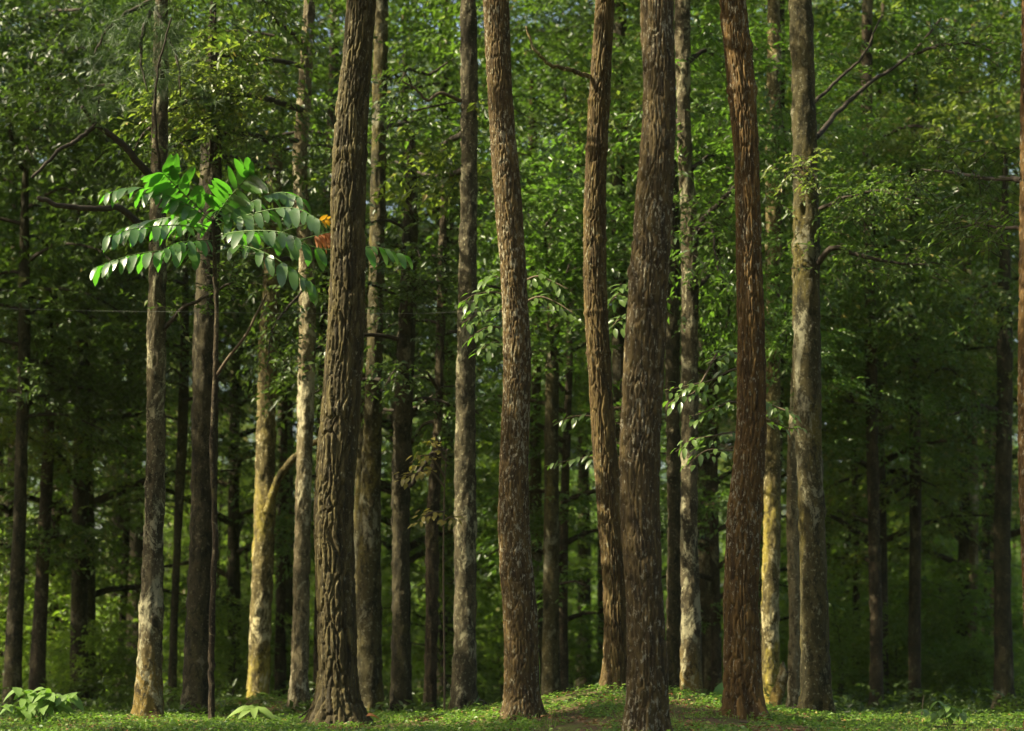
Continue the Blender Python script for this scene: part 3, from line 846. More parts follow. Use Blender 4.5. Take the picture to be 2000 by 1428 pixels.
# crowns for the thinner named trees of the middle ground
rng = np.random.default_rng(41)
ci = 0
for key, nm, lab, ctrl, Y, mt, sd in MID:
    if key in ('M1', 'M2', 'M3', 'M6', 'M7', 'M28', 'M33', 'M5b', 'M13'):
        continue
    if Y >= 34.5:
        t = TREES[key]
        v = VAR[[0, 2, 1, 4, 0, 3, 5, 2][ci % 8]]
        ci += 1
        z, x, r = t['ax']
        zc = 2.2 + rng.random() * 1.5
        o = put("crown", v[1], t['root'], (np.interp(8, z, x) - t['base'][0], 0, zc))
        o.rotation_euler = (0, 0, rng.random() * 6.28)
        o.scale = (0.8,) * 3 if ci % 2 else (0.6, 0.6, 0.5)
    elif key in TOPS:
        t = TREES[key]
        z, x, r = t['ax']
        o = put("crown", VAR[2 if key in ('M6', 'M13') else 5][1], t['root'], (np.interp(7, z, x) - t['base'][0], 0, 3.6 if key != 'M7' else 4.5))
        o.rotation_euler = (0, 0, rng.random() * 6.28)
        o.scale = (0.5, 0.5, 0.45)

G_B = "trees of the wood behind"
DARK_L = "leafy tree in the dim wood behind the named trunks"

def row(y, n, dy, pick, sc, name, label, cat, group, a="trunk", b="crown", wide=1.12):
    for i in range(n):
        hw = 0.25 * y * wide
        x = -hw + (i + 0.5 + rng.uniform(-.35, .35)) * 2 * hw / n
        place(pick(x / y), name, label, cat, x, y + rng.uniform(-dy, dy), rng.uniform(*sc), rng.random() * 6.28, group, a, b)


# tall trees with bare trunks and high dark crowns
for y, n in [(52, 4), (60, 5), (67, 6)]:
    row(y, n, 2.5, lambda f: VAR[[4, 1, 4][rng.integers(3)]] if f < .1 else VAR[[1, 4, 1][rng.integers(3)]], (.92, 1.12), "woodland_tree",
        "tall bare-trunked tree holding up the dark canopy behind the clear trunks", "tree", "tall trees of the canopy behind")
# small leafy trees below them
for y, n in [(55, 3), (63, 3)]:
    row(y, n, 2.5, lambda f: VAR[6 + int(rng.integers(2))], (.6, .95), "small_woodland_tree",
        "small leafy tree in the shade below the dark canopy", "tree", "small trees under the canopy")
# a lighter glade further back
for y, n in [(78, 6), (88, 7), (100, 8)]:
    row(y, n, 4, lambda f: VAR[[6, 7, 5, 3][rng.integers(4)]], (.7, 1.05), "glade_tree",
        "small leafy tree in the lighter glade seen low between the trunks", "tree", "small trees of the glade")
# the wood closing the view
for y, n in [(114, 12), (130, 13)]:
    row(y, n, 5, lambda f: FAR[rng.integers(3)], (1.2, 1.5), "far_tree",
        "large distant tree closing the view behind the glade", "tree", "large trees closing the view")
for (y, n) in [(44, 3), (56, 4), (70, 6), (80, 9), (92, 9), (104, 9)]:
    for i in range(n):
        hw = 0.25 * y * 1.1
        x = -hw + (i + 0.5 + rng.uniform(-.4, .4)) * 2 * hw / n
        place(SHR[rng.integers(4)], "understory_shrub", "shaded green shrub low in the wood behind the clear trunks", "shrub", x, y + rng.uniform(-3, 3), rng.uniform(.8, 1.25), rng.random() * 6.28,
              "shrubs under the wood behind", "stem", "foliage")

# ------------------------------------------------------------------ unseen trees added left of the view to dapple the sun
for i, (x, y, h) in enumerate([(-11, 20, 19), (-13, 26, 21), (-12, 36.5, 20), (-17, 20.6, 22), (-18, 30, 21), (-17, 38, 22), (-10, 15, 18), (-16, 45, 22), (-23, 26, 23), (-24, 35, 23)]):
    rng2 = np.random.default_rng(500 + i)
    base = np.array([x, y, float(terr(x, y)) - .1])
    root = thing("added_shade_tree", "tall tree left of the view whose crown shades the clearing", "tree", tuple(base), "shade trees left of the view")
    t = np.linspace(0, 1, 12)
    V, Fs = tube(np.stack([0.3 * np.sin(3 * t + i), 0.2 * np.cos(3 * t + i) * t, -0.2 + h * t], -1), 0.24 * (1 - 0.75 * t), 12)
    put("trunk", mesh("trunk", V, Fs, M['sm_brown'], True), root)
    lm = limbs(rng2, h * 0.38, h * .97, 4.4, 40, lambda f: 1.05 - .5 * f, trunk_r=.12)
    B, D = limb_twigs(rng2, lm, 13, .12)
    B = B[open_to_sun(B + base)]
    D = rng2.normal(0, 1, B.shape) * np.array([1, 1, .4])
    lm = lit_limbs(lm, base)
    V, Fs = join([tube(curve(p, 6), np.linspace(r, r * .2, 6), 5) for p, r in lm])
    put("limbs", mesh("limbs", V, Fs, M['twig'], True), root)
    V, Fc = twig_leaves(rng2, B, D, 7, .7, .22, .11)
    put("crown", mesh("crown", V, Fc, M['lf_mid']), root)

# unseen trees added around the camera to cut the skylight on the trunks
rng = np.random.default_rng(77)
for i, (x, y) in enumerate([(16, 22), (18, 32), (19, 12), (-20, 8)]):
    place(VAR[[0, 1, 4][i % 3]], "added_shade_tree", "tall tree behind or right of the camera, outside the view", "tree", x, y, 1.0, i * 1.3, "trees of the wood around the camera")

# ------------------------------------------------------------------ boughs of the named trees
def bough(key, pts, r0, r1=None, n=0, leaf=0.1, mat='lf_mid', spread=0.35, K=7, tl=0.4, bark=None, needles=False, name="branch", t0=0.15, T=LT4):
    t = TREES[key]
    rg = np.random.default_rng(abs(hash((key, pts[0][0], pts[0][1]))) % 99991 if False else int(pts[0][0] * 7 + pts[0][1] * 13 + len(pts)))
    w = np.array([P(*p) for p in pts])
    c = curve(w, 7 * len(pts))
    c[1:] += rg.normal(0, 0.012, c[1:].shape).cumsum(0) * 0.6
    b = put(name, mesh(name, *tube(c - t['base'], np.linspace(r0, r1 or r0 * 0.3, len(c)), 7), M[bark or 'twig'], True), t['root'])
    if n:
        u = t0 + (1 - t0) * rg.random(n)
        B = c[(u * (len(c) - 1)).astype(int)] + rg.normal(0, spread, (n, 3)) * np.array([1, 1, .6])
        D = nrm(c[-1] - c[0]) * 0.6 + rg.normal(0, .8, (n, 3)) * np.array([1, 1, .45])
        kp = open_to_sun(B) | needles
        B, D = B[kp], D[kp]
        n = len(B)
        if needles:
            V, Fc = pine_tufts(rg, B, D, 30, 0.2, 0.006)
            put("needles", mesh("needles", V - t['base'], Fc, M['needle']), b, kind="stuff")
        else:
            # little side twigs carry the leaves
            V, Fc = twig_leaves(rg, B, D, K, tl, leaf, leaf * 0.46, T=T)
            tw = []
            for q in range(min(n, 60)):
                tw.append(tube(np.array([B[q], B[q] + nrm(D[q]) * tl * .5 - np.array([0, 0, tl * .08]), B[q] + nrm(D[q]) * tl - np.array([0, 0, tl * .35])]) - t['base'], [.006, .004, .002], 4))
            put("foliage", mesh("foliage", V - t['base'], Fc, M[mat]), b, kind="stuff")
            Vt, Ft = join(tw)
            put("twigs", mesh("twigs", Vt, Ft, M['twig']), b, kind="stuff")
    return b


# sunlit sprays beside the pale tan trunk
bough('M4', [(588, 215, 30.4), (500, 190, 28.6), (400, 195, 27.4), (310, 225, 27.0)], .05, .012, 210, .12, 'lf_yel', .34)
bough('M4', [(592, 130, 30.4), (500, 110, 28.6), (420, 115, 27.6), (350, 150, 27.2)], .04, .01, 150, .12, 'lf_yel', .36)
bough('M4', [(580, 275, 30.4), (480, 265, 28.6), (390, 270, 27.6), (310, 300, 27.0)], .04, .01, 120, .08, 'lf_mid', .32)
bough('M4', [(596, 105, 30.4), (575, 75, 30.2), (545, 52, 30.0), (520, 30, 29.8)], .05, .02)
bough('M8', [(908, 330, 29.2), (860, 345, 31), (815, 340, 32), (770, 320, 32.6)], .05, .012, 210, .15, 'lf_yel', .42)
bough('M8', [(910, 260, 29.2), (860, 285, 32), (820, 300, 33), (780, 260, 33.6)], .05, .012, 120, .15, 'lf_fresh', .45)
bough('M8', [(900, 196, 28.9), (862, 186, 28.6), (838, 197, 28.4), (815, 178, 28.3), (785, 160, 28.2)], .028, .012, bark='stem')
bough('P3', [(1152, 150, 24.9), (1110, 135, 24.6), (1075, 122, 24.4), (1048, 95, 24.2), (1030, 50, 24.2)], .03, .014, bark='sm_yellow')
bough('M5', [(744, 800, 31.8), (790, 806, 31.5), (830, 796, 31.3), (862, 770, 31.2), (890, 762, 31.0)], .03, .010)
bough('M5', [(744, 765, 31.8), (785, 745, 31.8), (820, 735, 31.8)], .022, .010, 30, .1, 'lf_mid', .3)
bough('M12', [(1355, 480, 29.8), (1372, 430, 29.6), (1400, 395, 29.5), (1432, 355, 29.4)], .06, .025, 60, .11, 'lf_fresh', .4)
bough('M12', [(1362, 455, 29.7), (1385, 440, 29.2), (1392, 500, 29.0), (1405, 560, 28.9)], .025, .010, 40, .11, 'lf_fresh', .35)
bough('M17', [(1597, 515, 27.8), (1630, 485, 27.5), (1690, 500, 27.4), (1750, 510, 27.3), (1810, 516, 27.2)], .045, .012, 80, .09, 'lf_mid', .3)
bough('M17', [(1590, 200, 28.2), (1640, 152, 28.6), (1690, 105, 28.8), (1722, 30, 29)], .028, .012)
bough('M17', [(1594, 268, 28.2), (1640, 215, 29), (1700, 160, 29.5), (1770, 110, 30), (1832, 35, 30)], .042, .016, 30, .10, 'lf_mid', .5, t0=.5)
bough('M17', [(1775, 108, 29.8), (1830, 92, 29.6), (1885, 80, 29.5), (1930, 88, 29.4)], .03, .012, 50, .10, 'lf_mid', .4)
bough('M17', [(1596, 410, 27.8), (1650, 385, 27.4), (1720, 370, 27.2), (1780, 388, 27)], .03, .010, 130, .085, 'lf_mid', .28)
bough('M17', [(1590, 345, 27.7), (1570, 335, 27.3), (1550, 340, 27.1), (1530, 360, 27)], .02, .008, 30, .085, 'lf_yel', .18)
bough('P6', [(1996, 352, 22.2), (1930, 348, 23.5), (1870, 337, 25), (1800, 330, 26.5)], .035, .012, 60, .09, 'lf_dark', .35)
bough('P6', [(1996, 448, 22.2), (1950, 445, 22.6), (1900, 440, 23), (1850, 450, 23.4)], .022, .008, 70, .085, 'lf_mid', .2)
bough('M23', [(1946, 800, 37.8), (1915, 790, 37.4), (1885, 800, 37), (1860, 805, 36.8)], .05, .02, 60, .12, 'lf_mid', .35)
bough('M22', [(1897, 1010, 42.8), (1880, 950, 42.4), (1862, 920, 42.2), (1840, 900, 42)], .035, .02)
bough('M1', [(322, 640, 25.9), (365, 600, 25.8), (420, 572, 25.7), (450, 560, 25.6)], .03, .012, 40, .09, 'lf_mid', .25, t0=.3)
bough('M1', [(303, 352, 25.9), (265, 310, 25.6), (225, 270, 25.4), (190, 240, 25.2), (165, 205, 25.0)], .055, .025)
bough('M1', [(190, 242, 25.2), (150, 278, 25.0), (105, 305, 24.8), (62, 345, 24.6)], .03, .018)
bough('M1', [(306, 475, 25.9), (270, 430, 25.6), (240, 404, 25.4), (180, 413, 25.2), (115, 412, 25.0), (68, 398, 24.9)], .05, .028)
bough('M1', [(186, 238, 25.2), (186, 215, 25.1), (190, 185, 25.0)], .02, .01, 26, needles=True, spread=.16)
bough('M1', [(300, 10, 25.9), (320, 50, 25.6), (345, 110, 25.4), (350, 190, 25.3)], .03, .01, 70, needles=True, spread=.22)
bough('M1', [(300, 10, 25.9), (280, 60, 25.6), (275, 120, 25.4), (285, 180, 25.3)], .03, .01, 50, needles=True, spread=.2)
bough('M1', [(300, 0, 25.9), (240, 40, 25.6), (205, 80, 25.4), (190, 120, 25.3)], .03, .01, 36, needles=True, spread=.2)
bough('M3', [(522, 1000, 33.7), (532, 955, 33.6), (548, 915, 33.5), (580, 880, 33.4), (625, 848, 33.2), (665, 812, 33)], .075, .04, bark='sm_yellow')
bough('M10', [(1086, 650, 35.8), (1098, 620, 35.6), (1112, 595, 35.5), (1120, 540, 35.4)], .07, .04, bark='sm_olive')
bough('M10', [(1095, 1140, 35.6), (1120, 1130, 35.3), (1145, 1140, 35.1)], .025, .012)
bough('M6', [(800, 950, 30.8), (830, 900, 30.5), (850, 880, 30.3), (880, 872, 30.2)], .035, .015)

bough('M28', [(45, 240, 36), (110, 190, 34), (180, 170, 33), (250, 165, 32)], .06, .02, 170, .15, 'lf_dark', .55)
bough('M28', [(48, 140, 36), (90, 110, 35), (150, 95, 34), (230, 70, 33)], .05, .02, 170, .15, 'lf_dark', .6)
bough('M28', [(42, 330, 36), (20, 280, 35), (10, 220, 34), (-20, 160, 33)], .05, .02, 120, .15, 'lf_dark', .5)
bough('M28', [(50, 60, 36), (60, 40, 35), (100, 20, 34), (160, 10, 33)], .05, .02, 110, .15, 'lf_dark', .5)
bough('M5', [(748, 150, 32), (790, 130, 32.5), (840, 140, 33), (880, 110, 33.4)], .04, .015, 120, .13, 'lf_mid', .5)
bough('M5', [(746, 250, 32), (790, 240, 32.5), (830, 235, 33), (870, 250, 33.4)], .04, .015, 90, .13, 'lf_dark', .45)
bough('M12', [(1345, 120, 30), (1380, 100, 30.5), (1420, 110, 31), (1500, 90, 31.4)], .04, .015, 130, .13, 'lf_fresh', .5)
bough('M12', [(1340, 250, 30), (1300, 230, 31), (1250, 240, 32)], .04, .015, 80, .13, 'lf_fresh', .45)

for a in [
    ('M1', [(310, 330, 25.6), (300, 230, 25.2), (308, 130, 25.0), (330, 30, 25.0)], .02, .01, 150, .10, 'lf_dark', .28),
    ('M2', [(408, 330, 28.6), (412, 230, 28.3), (408, 130, 28.1), (415, 20, 28.0)], .02, .01, 140, .11, 'lf_dark', .3),
    ('M10', [(1078, 700, 35.6), (1075, 640, 34.4), (1090, 580, 33.8), (1110, 520, 33.4)], .04, .015, 150, .13, 'lf_fresh', .45),
    ('M10', [(1084, 600, 35.6), (1066, 520, 34.5), (1060, 450, 33.5), (1085, 400, 33)], .05, .015, 200, .14, 'lf_fresh', .5),
    ('M11', [(1205, 420, 37.6), (1150, 400, 35), (1100, 350, 33.6), (1060, 300, 33)], .05, .015, 230, .14, 'lf_fresh', .55),
    ('M11', [(1206, 300, 37.6), (1230, 240, 35), (1240, 200, 34)], .04, .015, 110, .14, 'lf_yel', .45),
    ('M10', [(1086, 560, 35.6), (1130, 480, 34.6), (1120, 440, 34)], .04, .015, 140, .14, 'lf_fresh', .45),
    ('M12', [(1362, 560, 29.8), (1395, 540, 30.2), (1420, 590, 30.4), (1415, 650, 30.5)], .04, .012, 150, .12, 'lf_fresh', .38),
    ('M12', [(1350, 330, 29.9), (1385, 300, 30.4), (1420, 320, 30.8)], .04, .012, 120, .12, 'lf_fresh', .4),
    ('M15', [(1512, 560, 32.8), (1530, 600, 32.2), (1536, 680, 31.8)], .03, .01, 100, .12, 'lf_fresh', .35),
    ('M15', [(1514, 230, 32.8), (1530, 250, 31.5), (1535, 300, 31)], .03, .01, 100, .12, 'lf_fresh', .4),
    ('M28', [(38, 640, 36.2), (90, 590, 36.8), (150, 570, 37.4), (215, 590, 38)], .05, .015, 220, .12, 'lf_mid', .5),
    ('M28', [(36, 800, 36.2), (90, 770, 36.8), (150, 760, 37.4), (220, 790, 38)], .05, .015, 170, .12, 'lf_dark', .5),
    ('M31', [(156, 960, 39.8), (120, 900, 38.5), (60, 860, 37.5), (10, 850, 37)], .05, .015, 200, .13, 'lf_yel', .5),
    ('M31', [(158, 1060, 39.8), (120, 1050, 38.6), (60, 1060, 38), (10, 1080, 37.4)], .04, .015, 150, .13, 'lf_mid', .45),
    ('M33', [(352, 700, 37.8), (310, 660, 37), (260, 650, 36.4)], .04, .015, 130, .12, 'lf_mid', .45),
    ('M19', [(1700, 560, 37.8), (1660, 520, 36.5), (1630, 560, 35.6)], .04, .015, 150, .13, 'lf_mid', .5),
    ('M19', [(1700, 640, 37.8), (1745, 600, 36.6), (1790, 620, 35.8)], .04, .015, 170, .13, 'lf_mid', .5),
    ('M20', [(1787, 480, 39.8), (1840, 440, 38.6), (1890, 460, 38)], .04, .015, 180, .13, 'lf_mid', .55),
    ('M20', [(1788, 760, 39.8), (1840, 720, 38.8), (1880, 740, 38.2)], .04, .015, 150, .13, 'lf_yel', .5),
    ('M23', [(1960, 620, 37.8), (1920, 570, 36.6), (1890, 600, 36)], .04, .015, 160, .13, 'lf_mid', .5),
    ('M19', [(1695, 300, 37.8), (1740, 260, 36.6), (1800, 250, 36), (1850, 280, 35.6)], .05, .015, 200, .13, 'lf_yel', .6),
    ('M6', [(785, 620, 30.8), (810, 560, 30.2), (850, 540, 29.8)], .03, .012, 120, .11, 'lf_dark', .35),
    ('M7', [(856, 760, 32.8), (830, 720, 32), (800, 720, 31.6)], .03, .012, 110, .11, 'lf_mid', .35),
    ('M4', [(600, 560, 30.2), (560, 600, 29.6), (530, 650, 29.2), (520, 720, 29)], .02, .008, 90, .10, 'lf_mid', .28),
    ('M35', [(552, 1000, 41.8), (600, 1010, 41), (560, 1080, 40.6)], .03, .012, 150, .14, 'lf_fresh', .55),
]:
    bough(*a)

# ------------------------------------------------------------------ understory trees with fresh leaves
def under(px, Y, ztop_px, label, vi, sc, rot):
    x = (px - 1000) * Y / F
    place(VAR[vi], "understory_tree", label, "tree", x, Y, sc, rot, None)


under(1100, 37.5, 300, "fresh green leafy tree filling the gap between the speckled and the ringed pine", 5, .78, .4)
under(1400, 38.0, 300, "fresh green leafy tree filling the gap left of the rust-red pine", 5, .74, 2.2)
under(1500, 44.0, 300, "small fresh green tree behind the gap right of the rust-red pine", 5, .8, 4.0)
under(170, 41.0, 300, "dark leafy tree behind the bent boughs at far left", 2, .95, 1.0)
under(20, 44.0, 300, "dark leafy tree filling the far left edge of the picture", 2, .95, 3.0)
under(460, 43.0, 300, "dark leafy tree behind the feather-leaved sapling", 2, .9, 5.0)
under(790, 42.0, 300, "green leafy tree between the olive trunk and the lichen-patched trunk", 0, .72, 2.0)
under(1720, 42.0, 300, "feathery yellow-green tree behind the dull brown trunk", 3, .8, 1.5)
under(1880, 44.0, 300, "loose yellow-green tree behind the thick black trunk at right", 3, .85, 3.5)

# ------------------------------------------------------------------ single big leaves
def leaf_mesh(name, mat, W=0.36, seg=6, fold=0.25, curl=0.25, tipp=.75, seed=0):
    rg = np.random.default_rng(seed)
    t = np.linspace(0, 1, seg + 1)
    w = W / 2 * np.sin(np.pi * np.clip(t, 0, 1) ** 0.8) ** tipp
    w[0] = 0.015; w[-1] = 0.004
    rows = []
    for k in range(seg + 1):
        z = -curl * t[k] ** 2
        wob = rg.normal(0, 0.012, 2)
        rows += [[t[k] - 0.03 * fold, w[k], z + fold * w[k] + wob[0]], [t[k], 0, z], [t[k] - 0.03 * fold, -w[k], z + fold * w[k] + wob[1]]]
    V = np.array(rows)
    Q = []
    for k in range(seg):
        a = k * 3
        Q += [[a, a + 1, a + 4, a + 3], [a + 1, a + 2, a + 5, a + 4]]
    return mesh(name, V, np.array(Q), mat, True)


def leaf_matrix(pos, d, up, L):
    x = nrm(np.asarray(d, float)); y = nrm(np.cross(up, x)); z = np.cross(x, y)
    m = np.eye(4)
    m[:3, 0] = x * L; m[:3, 1] = y * L; m[:3, 2] = z * L; m[:3, 3] = pos
    return Matrix(m.tolist())


def put_leaf(name, me, parent, pos, d, up, L):
    o = bpy.data.objects.new(name, me)
    SC.collection.objects.link(o)
    o.parent = parent
    o.matrix_local = leaf_matrix(pos, d, up, L)
    return o


for _m in ('lf_hero',):
    _p = M[_m].node_tree.nodes['Principled BSDF']
    _p.inputs['Coat Weight'].default_value = .3
    _p.inputs['Coat Roughness'].default_value = .28
LEAFLET = [leaf_mesh("leaflet", M['lf_hero'], .37 + .04 * q, 7, .18, .18 + .12 * q, tipp=.45, seed=q) for q in range(3)]
LEAFLET_N = leaf_mesh("leaflet", M['lf_hero'], .27, 7, .18, .2, tipp=.5, seed=9)
LEAFLET_G = leaf_mesh("leaflet", M['lf_gold'], .38, 6, .2, .2, seed=5)
LEAFLET_R = leaf_mesh("leaflet", M['lf_rust'], .34, 6, .5, .7, seed=6)

# ------------------------------------------------------------------ feather-leaved sapling (lit, left of the furrowed pine)
YH = 24.6
sap_base = np.array([(413 - 1000) * YH / F, YH, float(terr((413 - 1000) * YH / F, YH))])
sap = thing("feather_leaf_sapling", "tall thin sapling with a sunlit crown of big feathered bright green leaves", "sapling", tuple(sap_base))
stem = np.array([P(x, y, YH) for x, y in [(413, 1415), (413, 1330), (413, 1250), (418, 1120), (421, 1040), (416, 930), (414, 860), (419, 760), (421, 680), (423, 600), (420, 530), (418, 470), (417, 425)]])
sc_ = curve(stem, 70)
sc_[5:-5] += np.random.default_rng(3).normal(0, .004, (60, 3)) * [1, 1, 0]
put("stem", mesh("stem", *tube(sc_ - sap_base, np.linspace(.040, .024, 70) * (1 + .22 * (vnoise(np.arange(70) * .45, np.zeros(70), 77) - .5)), 10), M['sm_brown'], True), sap)
br = curve(np.array([P(*q) for q in [(422, 735, YH), (445, 700, YH - .1), (480, 655, YH - .2), (500, 615, YH - .3), (520, 575, YH - .3)]]), 24)
put("branch", mesh("branch", *tube(br - sap_base, np.linspace(.022, .012, 24), 7), M['stem'], True), sap)
rg = np.random.default_rng(5)


def frond(parent, origin, pts, n, Lf, up, droop, lme=None, t0=.14, taper=.75, rr=.009):
    w = np.array([P(*q) for q in pts])
    c = curve(w, 30)
    fo = put("frond", mesh("frond", *tube(c - w[0], np.linspace(rr, rr * .35, 30), 6), M['rachis'], True), parent, tuple(w[0] - origin))
    tan = nrm(np.gradient(c, axis=0))
    up = np.asarray(up, float)
    for k in range(n):
        for sg in (-1, 1):
            t = t0 + (1 - t0) * (k + .5 + .12 * sg) / n
            i = int(min(t, .999) * 29)
            u = nrm(up + rg.normal(0, .10, 3))
            side = nrm(np.cross(u, tan[i])) * sg
            f = 1 - taper * abs(t - .55) ** 2 * 1.6
            fw = .35 + .35 * t
            d = side * (.95 - .3 * t) + tan[i] * fw + np.array([0, 0, -droop]) * (1 + rg.normal(0, .35)) + rg.normal(0, .13, 3)
            m = lme or LEAFLET[rg.integers(3)]
            put_leaf("leaflet", m, fo, c[i] - w[0], d, u + side * .15, Lf * f * (1 + rg.normal(0, .13)))
    return fo


UPV = (0, -.25, 1)
AWAY = (.05, .85, .55)
frond(sap, sap_base, [(415, 430, YH), (372, 392, YH - .1), (335, 355, YH - .25), (316, 336, YH - .4)], 14, 0.36, (-.15, .8, .6), .25, LEAFLET_N, taper=.5)
frond(sap, sap_base, [(417, 430, YH), (445, 390, YH - .15), (478, 352, YH - .3), (492, 340, YH - .4)], 13, 0.36, (.2, .8, .55), .28, LEAFLET_N, taper=.5)
frond(sap, sap_base, [(414, 432, YH), (350, 392, YH - .15), (270, 366, YH - .3), (205, 378, YH - .4)], 11, 0.24, UPV, .55)
frond(sap, sap_base, [(420, 432, YH), (480, 400, YH - .2), (545, 376, YH - .35), (592, 388, YH - .5)], 11, 0.25, UPV, .55)
frond(sap, sap_base, [(420, 442, YH), (490, 418, YH - .35), (570, 406, YH - .6), (628, 432, YH - .8)], 11, 0.26, UPV, .6)
frond(sap, sap_base, [(414, 446, YH), (350, 425, YH + .3), (290, 432, YH + .5), (235, 448, YH + .6)], 10, 0.25, UPV, .5)
frond(sap, sap_base, [(414, 452, YH), (350, 440, YH - .5), (270, 446, YH - .8), (205, 462, YH - 1.0)], 10, 0.25, UPV, .5)
frond(sap, sap_base, [(416, 500, YH), (350, 488, YH - .3), (260, 498, YH - .5), (182, 524, YH - .6)], 11, 0.26, UPV, .6)
frond(sap, sap_base, [(420, 495, YH), (470, 480, YH - .3), (530, 500, YH - .5), (590, 540, YH - .6), (612, 562, YH - .6)], 10, 0.26, UPV, .55)
frond(sap, sap_base, [(420, 470, YH), (480, 455, YH + .1), (560, 466, YH + .2), (640, 488, YH + .3), (730, 482, YH + .35), (802, 502, YH + .4)], 13, 0.26, UPV, .6)
frond(sap, sap_base, [(419, 462, YH), (470, 452, YH - .6), (540, 452, YH - .9), (590, 468, YH - 1.1)], 9, 0.24, UPV, .5)
frond(sap, sap_base, [(418, 446, YH), (420, 418, YH + .5), (440, 392, YH + .9), (455, 380, YH + 1.2)], 8, 0.26, UPV, .4)
frond(sap, sap_base, [(416, 470, YH), (390, 470, YH - .4), (350, 474, YH - .8), (318, 488, YH - 1.1)], 8, 0.21, UPV, .5)
frond(sap, sap_base, [(424, 480, YH), (500, 470, YH + .4), (590, 440, YH + .6), (645, 428, YH + .7)], 3, 0.14, (0, .6, .8), .5, LEAFLET_G, t0=.88)
frond(sap, sap_base, [(424, 490, YH), (520, 485, YH + .3), (610, 462, YH + .4), (650, 452, YH + .4)], 7, 0.18, UPV, .7, LEAFLET_R, t0=.68)

# ------------------------------------------------------------------ leafy saplings standing behind the pines
LEAF_F = [leaf_mesh("leaf", M['lf_fresh'], .44, 4, .2, .25, seed=20 + q) for q in range(3)]
LEAF_B = [leaf_mesh("leaf", M['lf_bush'], .46, 5, .2, .4, seed=30 + q) for q in range(3)]
LEAF_R = [leaf_mesh("leaf", M['lf_red'], .5, 4, .2, .2, seed=40 + q) for q in range(4)]
LEAF_D = leaf_mesh("leaf", M['lf_rust'], .5, 4, .6, .8, seed=44)


def sapling(label, stem_px, Ys, sprays, Lf, lset, cat="sapling", name="leafy_sapling", sr=.03, seed=1):
    rg = np.random.default_rng(seed)
    w = np.array([P(a, b, Ys) for a, b in stem_px])
    b0 = np.array([w[0][0], Ys, float(terr(w[0][0], Ys))])
    w = np.vstack([[b0 - [0, 0, .05]], w])
    root = thing(name, label, cat, tuple(b0))
    c = curve(w, 8 * len(w))
    put("stem", mesh("stem", *tube(c - b0, np.linspace(sr, sr * .4, len(c)), 8), M['stem'], True), root)
    for pts, n in sprays:
        n = int(n * 1.6)
        q = np.array([P(*v) for v in pts])
        cc = curve(q, 24)
        tg = put("twig", mesh("twig", *tube(cc - q[0], np.linspace(.016, .005, 24), 5), M['stem'], True), root, tuple(q[0] - b0))
        tan = nrm(np.gradient(cc, axis=0))
        for k in range(n):
            t = .25 + .75 * (k + .5) / n
            i = int(t * 23)
            sg = 1 if k % 2 else -1
            u = nrm(np.array([0, -.35, 1]) + rg.normal(0, .22, 3))
            side = nrm(np.cross(u, tan[i])) * sg
            d = tan[i] * .6 + side * .75 + np.array([0, 0, -.35]) + rg.normal(0, .2, 3)
            off = side * rg.random() * .10 + np.array([0, 0, rg.normal(0, .03)])
            put_leaf("leaf", lset[rg.integers(len(lset))], tg, cc[i] - q[0] + off, d, u, Lf * (.75 + .5 * rg.random()))
    return root


sapling("young tree hidden behind the rust-red pine, its pale lit sprays hanging left of that pine", [(1462, 1300), (1466, 1000), (1466, 700), (1462, 640)], 25.6,
        [([(1464, 720, 25.6), (1430, 722, 25.3), (1390, 742, 25.1), (1350, 752, 25.0), (1300, 762, 24.9)], 20),
         ([(1464, 705, 25.6), (1440, 690, 25.4), (1410, 695, 25.2), (1380, 712, 25.0)], 12),
         ([(1464, 800, 25.6), (1430, 785, 25.2), (1390, 800, 25.0), (1345, 815, 24.9)], 14),
         ([(1465, 850, 25.6), (1430, 845, 25.2), (1390, 852, 25.0), (1350, 860, 24.9), (1320, 882, 24.8)], 18),
         ([(1465, 880, 25.6), (1420, 880, 25.0), (1380, 880, 24.7), (1345, 905, 24.6)], 11),
         ([(1400, 690, 25.2), (1360, 762, 25.0), (1330, 775, 24.9), (1302, 790, 24.9)], 12),
         ([(1466, 790, 25.6), (1500, 790, 25.4), (1530, 800, 25.2), (1558, 812, 25.1)], 12),
         ([(1466, 830, 25.6), (1500, 820, 25.8), (1535, 835, 26), (1565, 838, 26.2)], 10)], .125, LEAF_F, seed=3)
sapling("young tree hidden behind the widest pine, sprays hanging left of the ringed pine", [(1245, 1300), (1248, 1000), (1246, 700), (1240, 560)], 26.8,
        [([(1246, 900, 26.8), (1190, 890, 26.9), (1130, 896, 27), (1062, 910, 27)], 16),
         ([(1246, 850, 26.8), (1190, 820, 26.9), (1130, 812, 27), (1085, 826, 27)], 16),
         ([(1240, 600, 26.8), (1225, 580, 26.6), (1208, 575, 26.5), (1192, 590, 26.4)], 12),
         ([(1240, 640, 26.8), (1225, 622, 26.6), (1208, 625, 26.5), (1195, 640, 26.4)], 10),
         ([(1240, 575, 26.8), (1226, 560, 26.6), (1210, 555, 26.5)], 8)], .13, LEAF_F, seed=4)
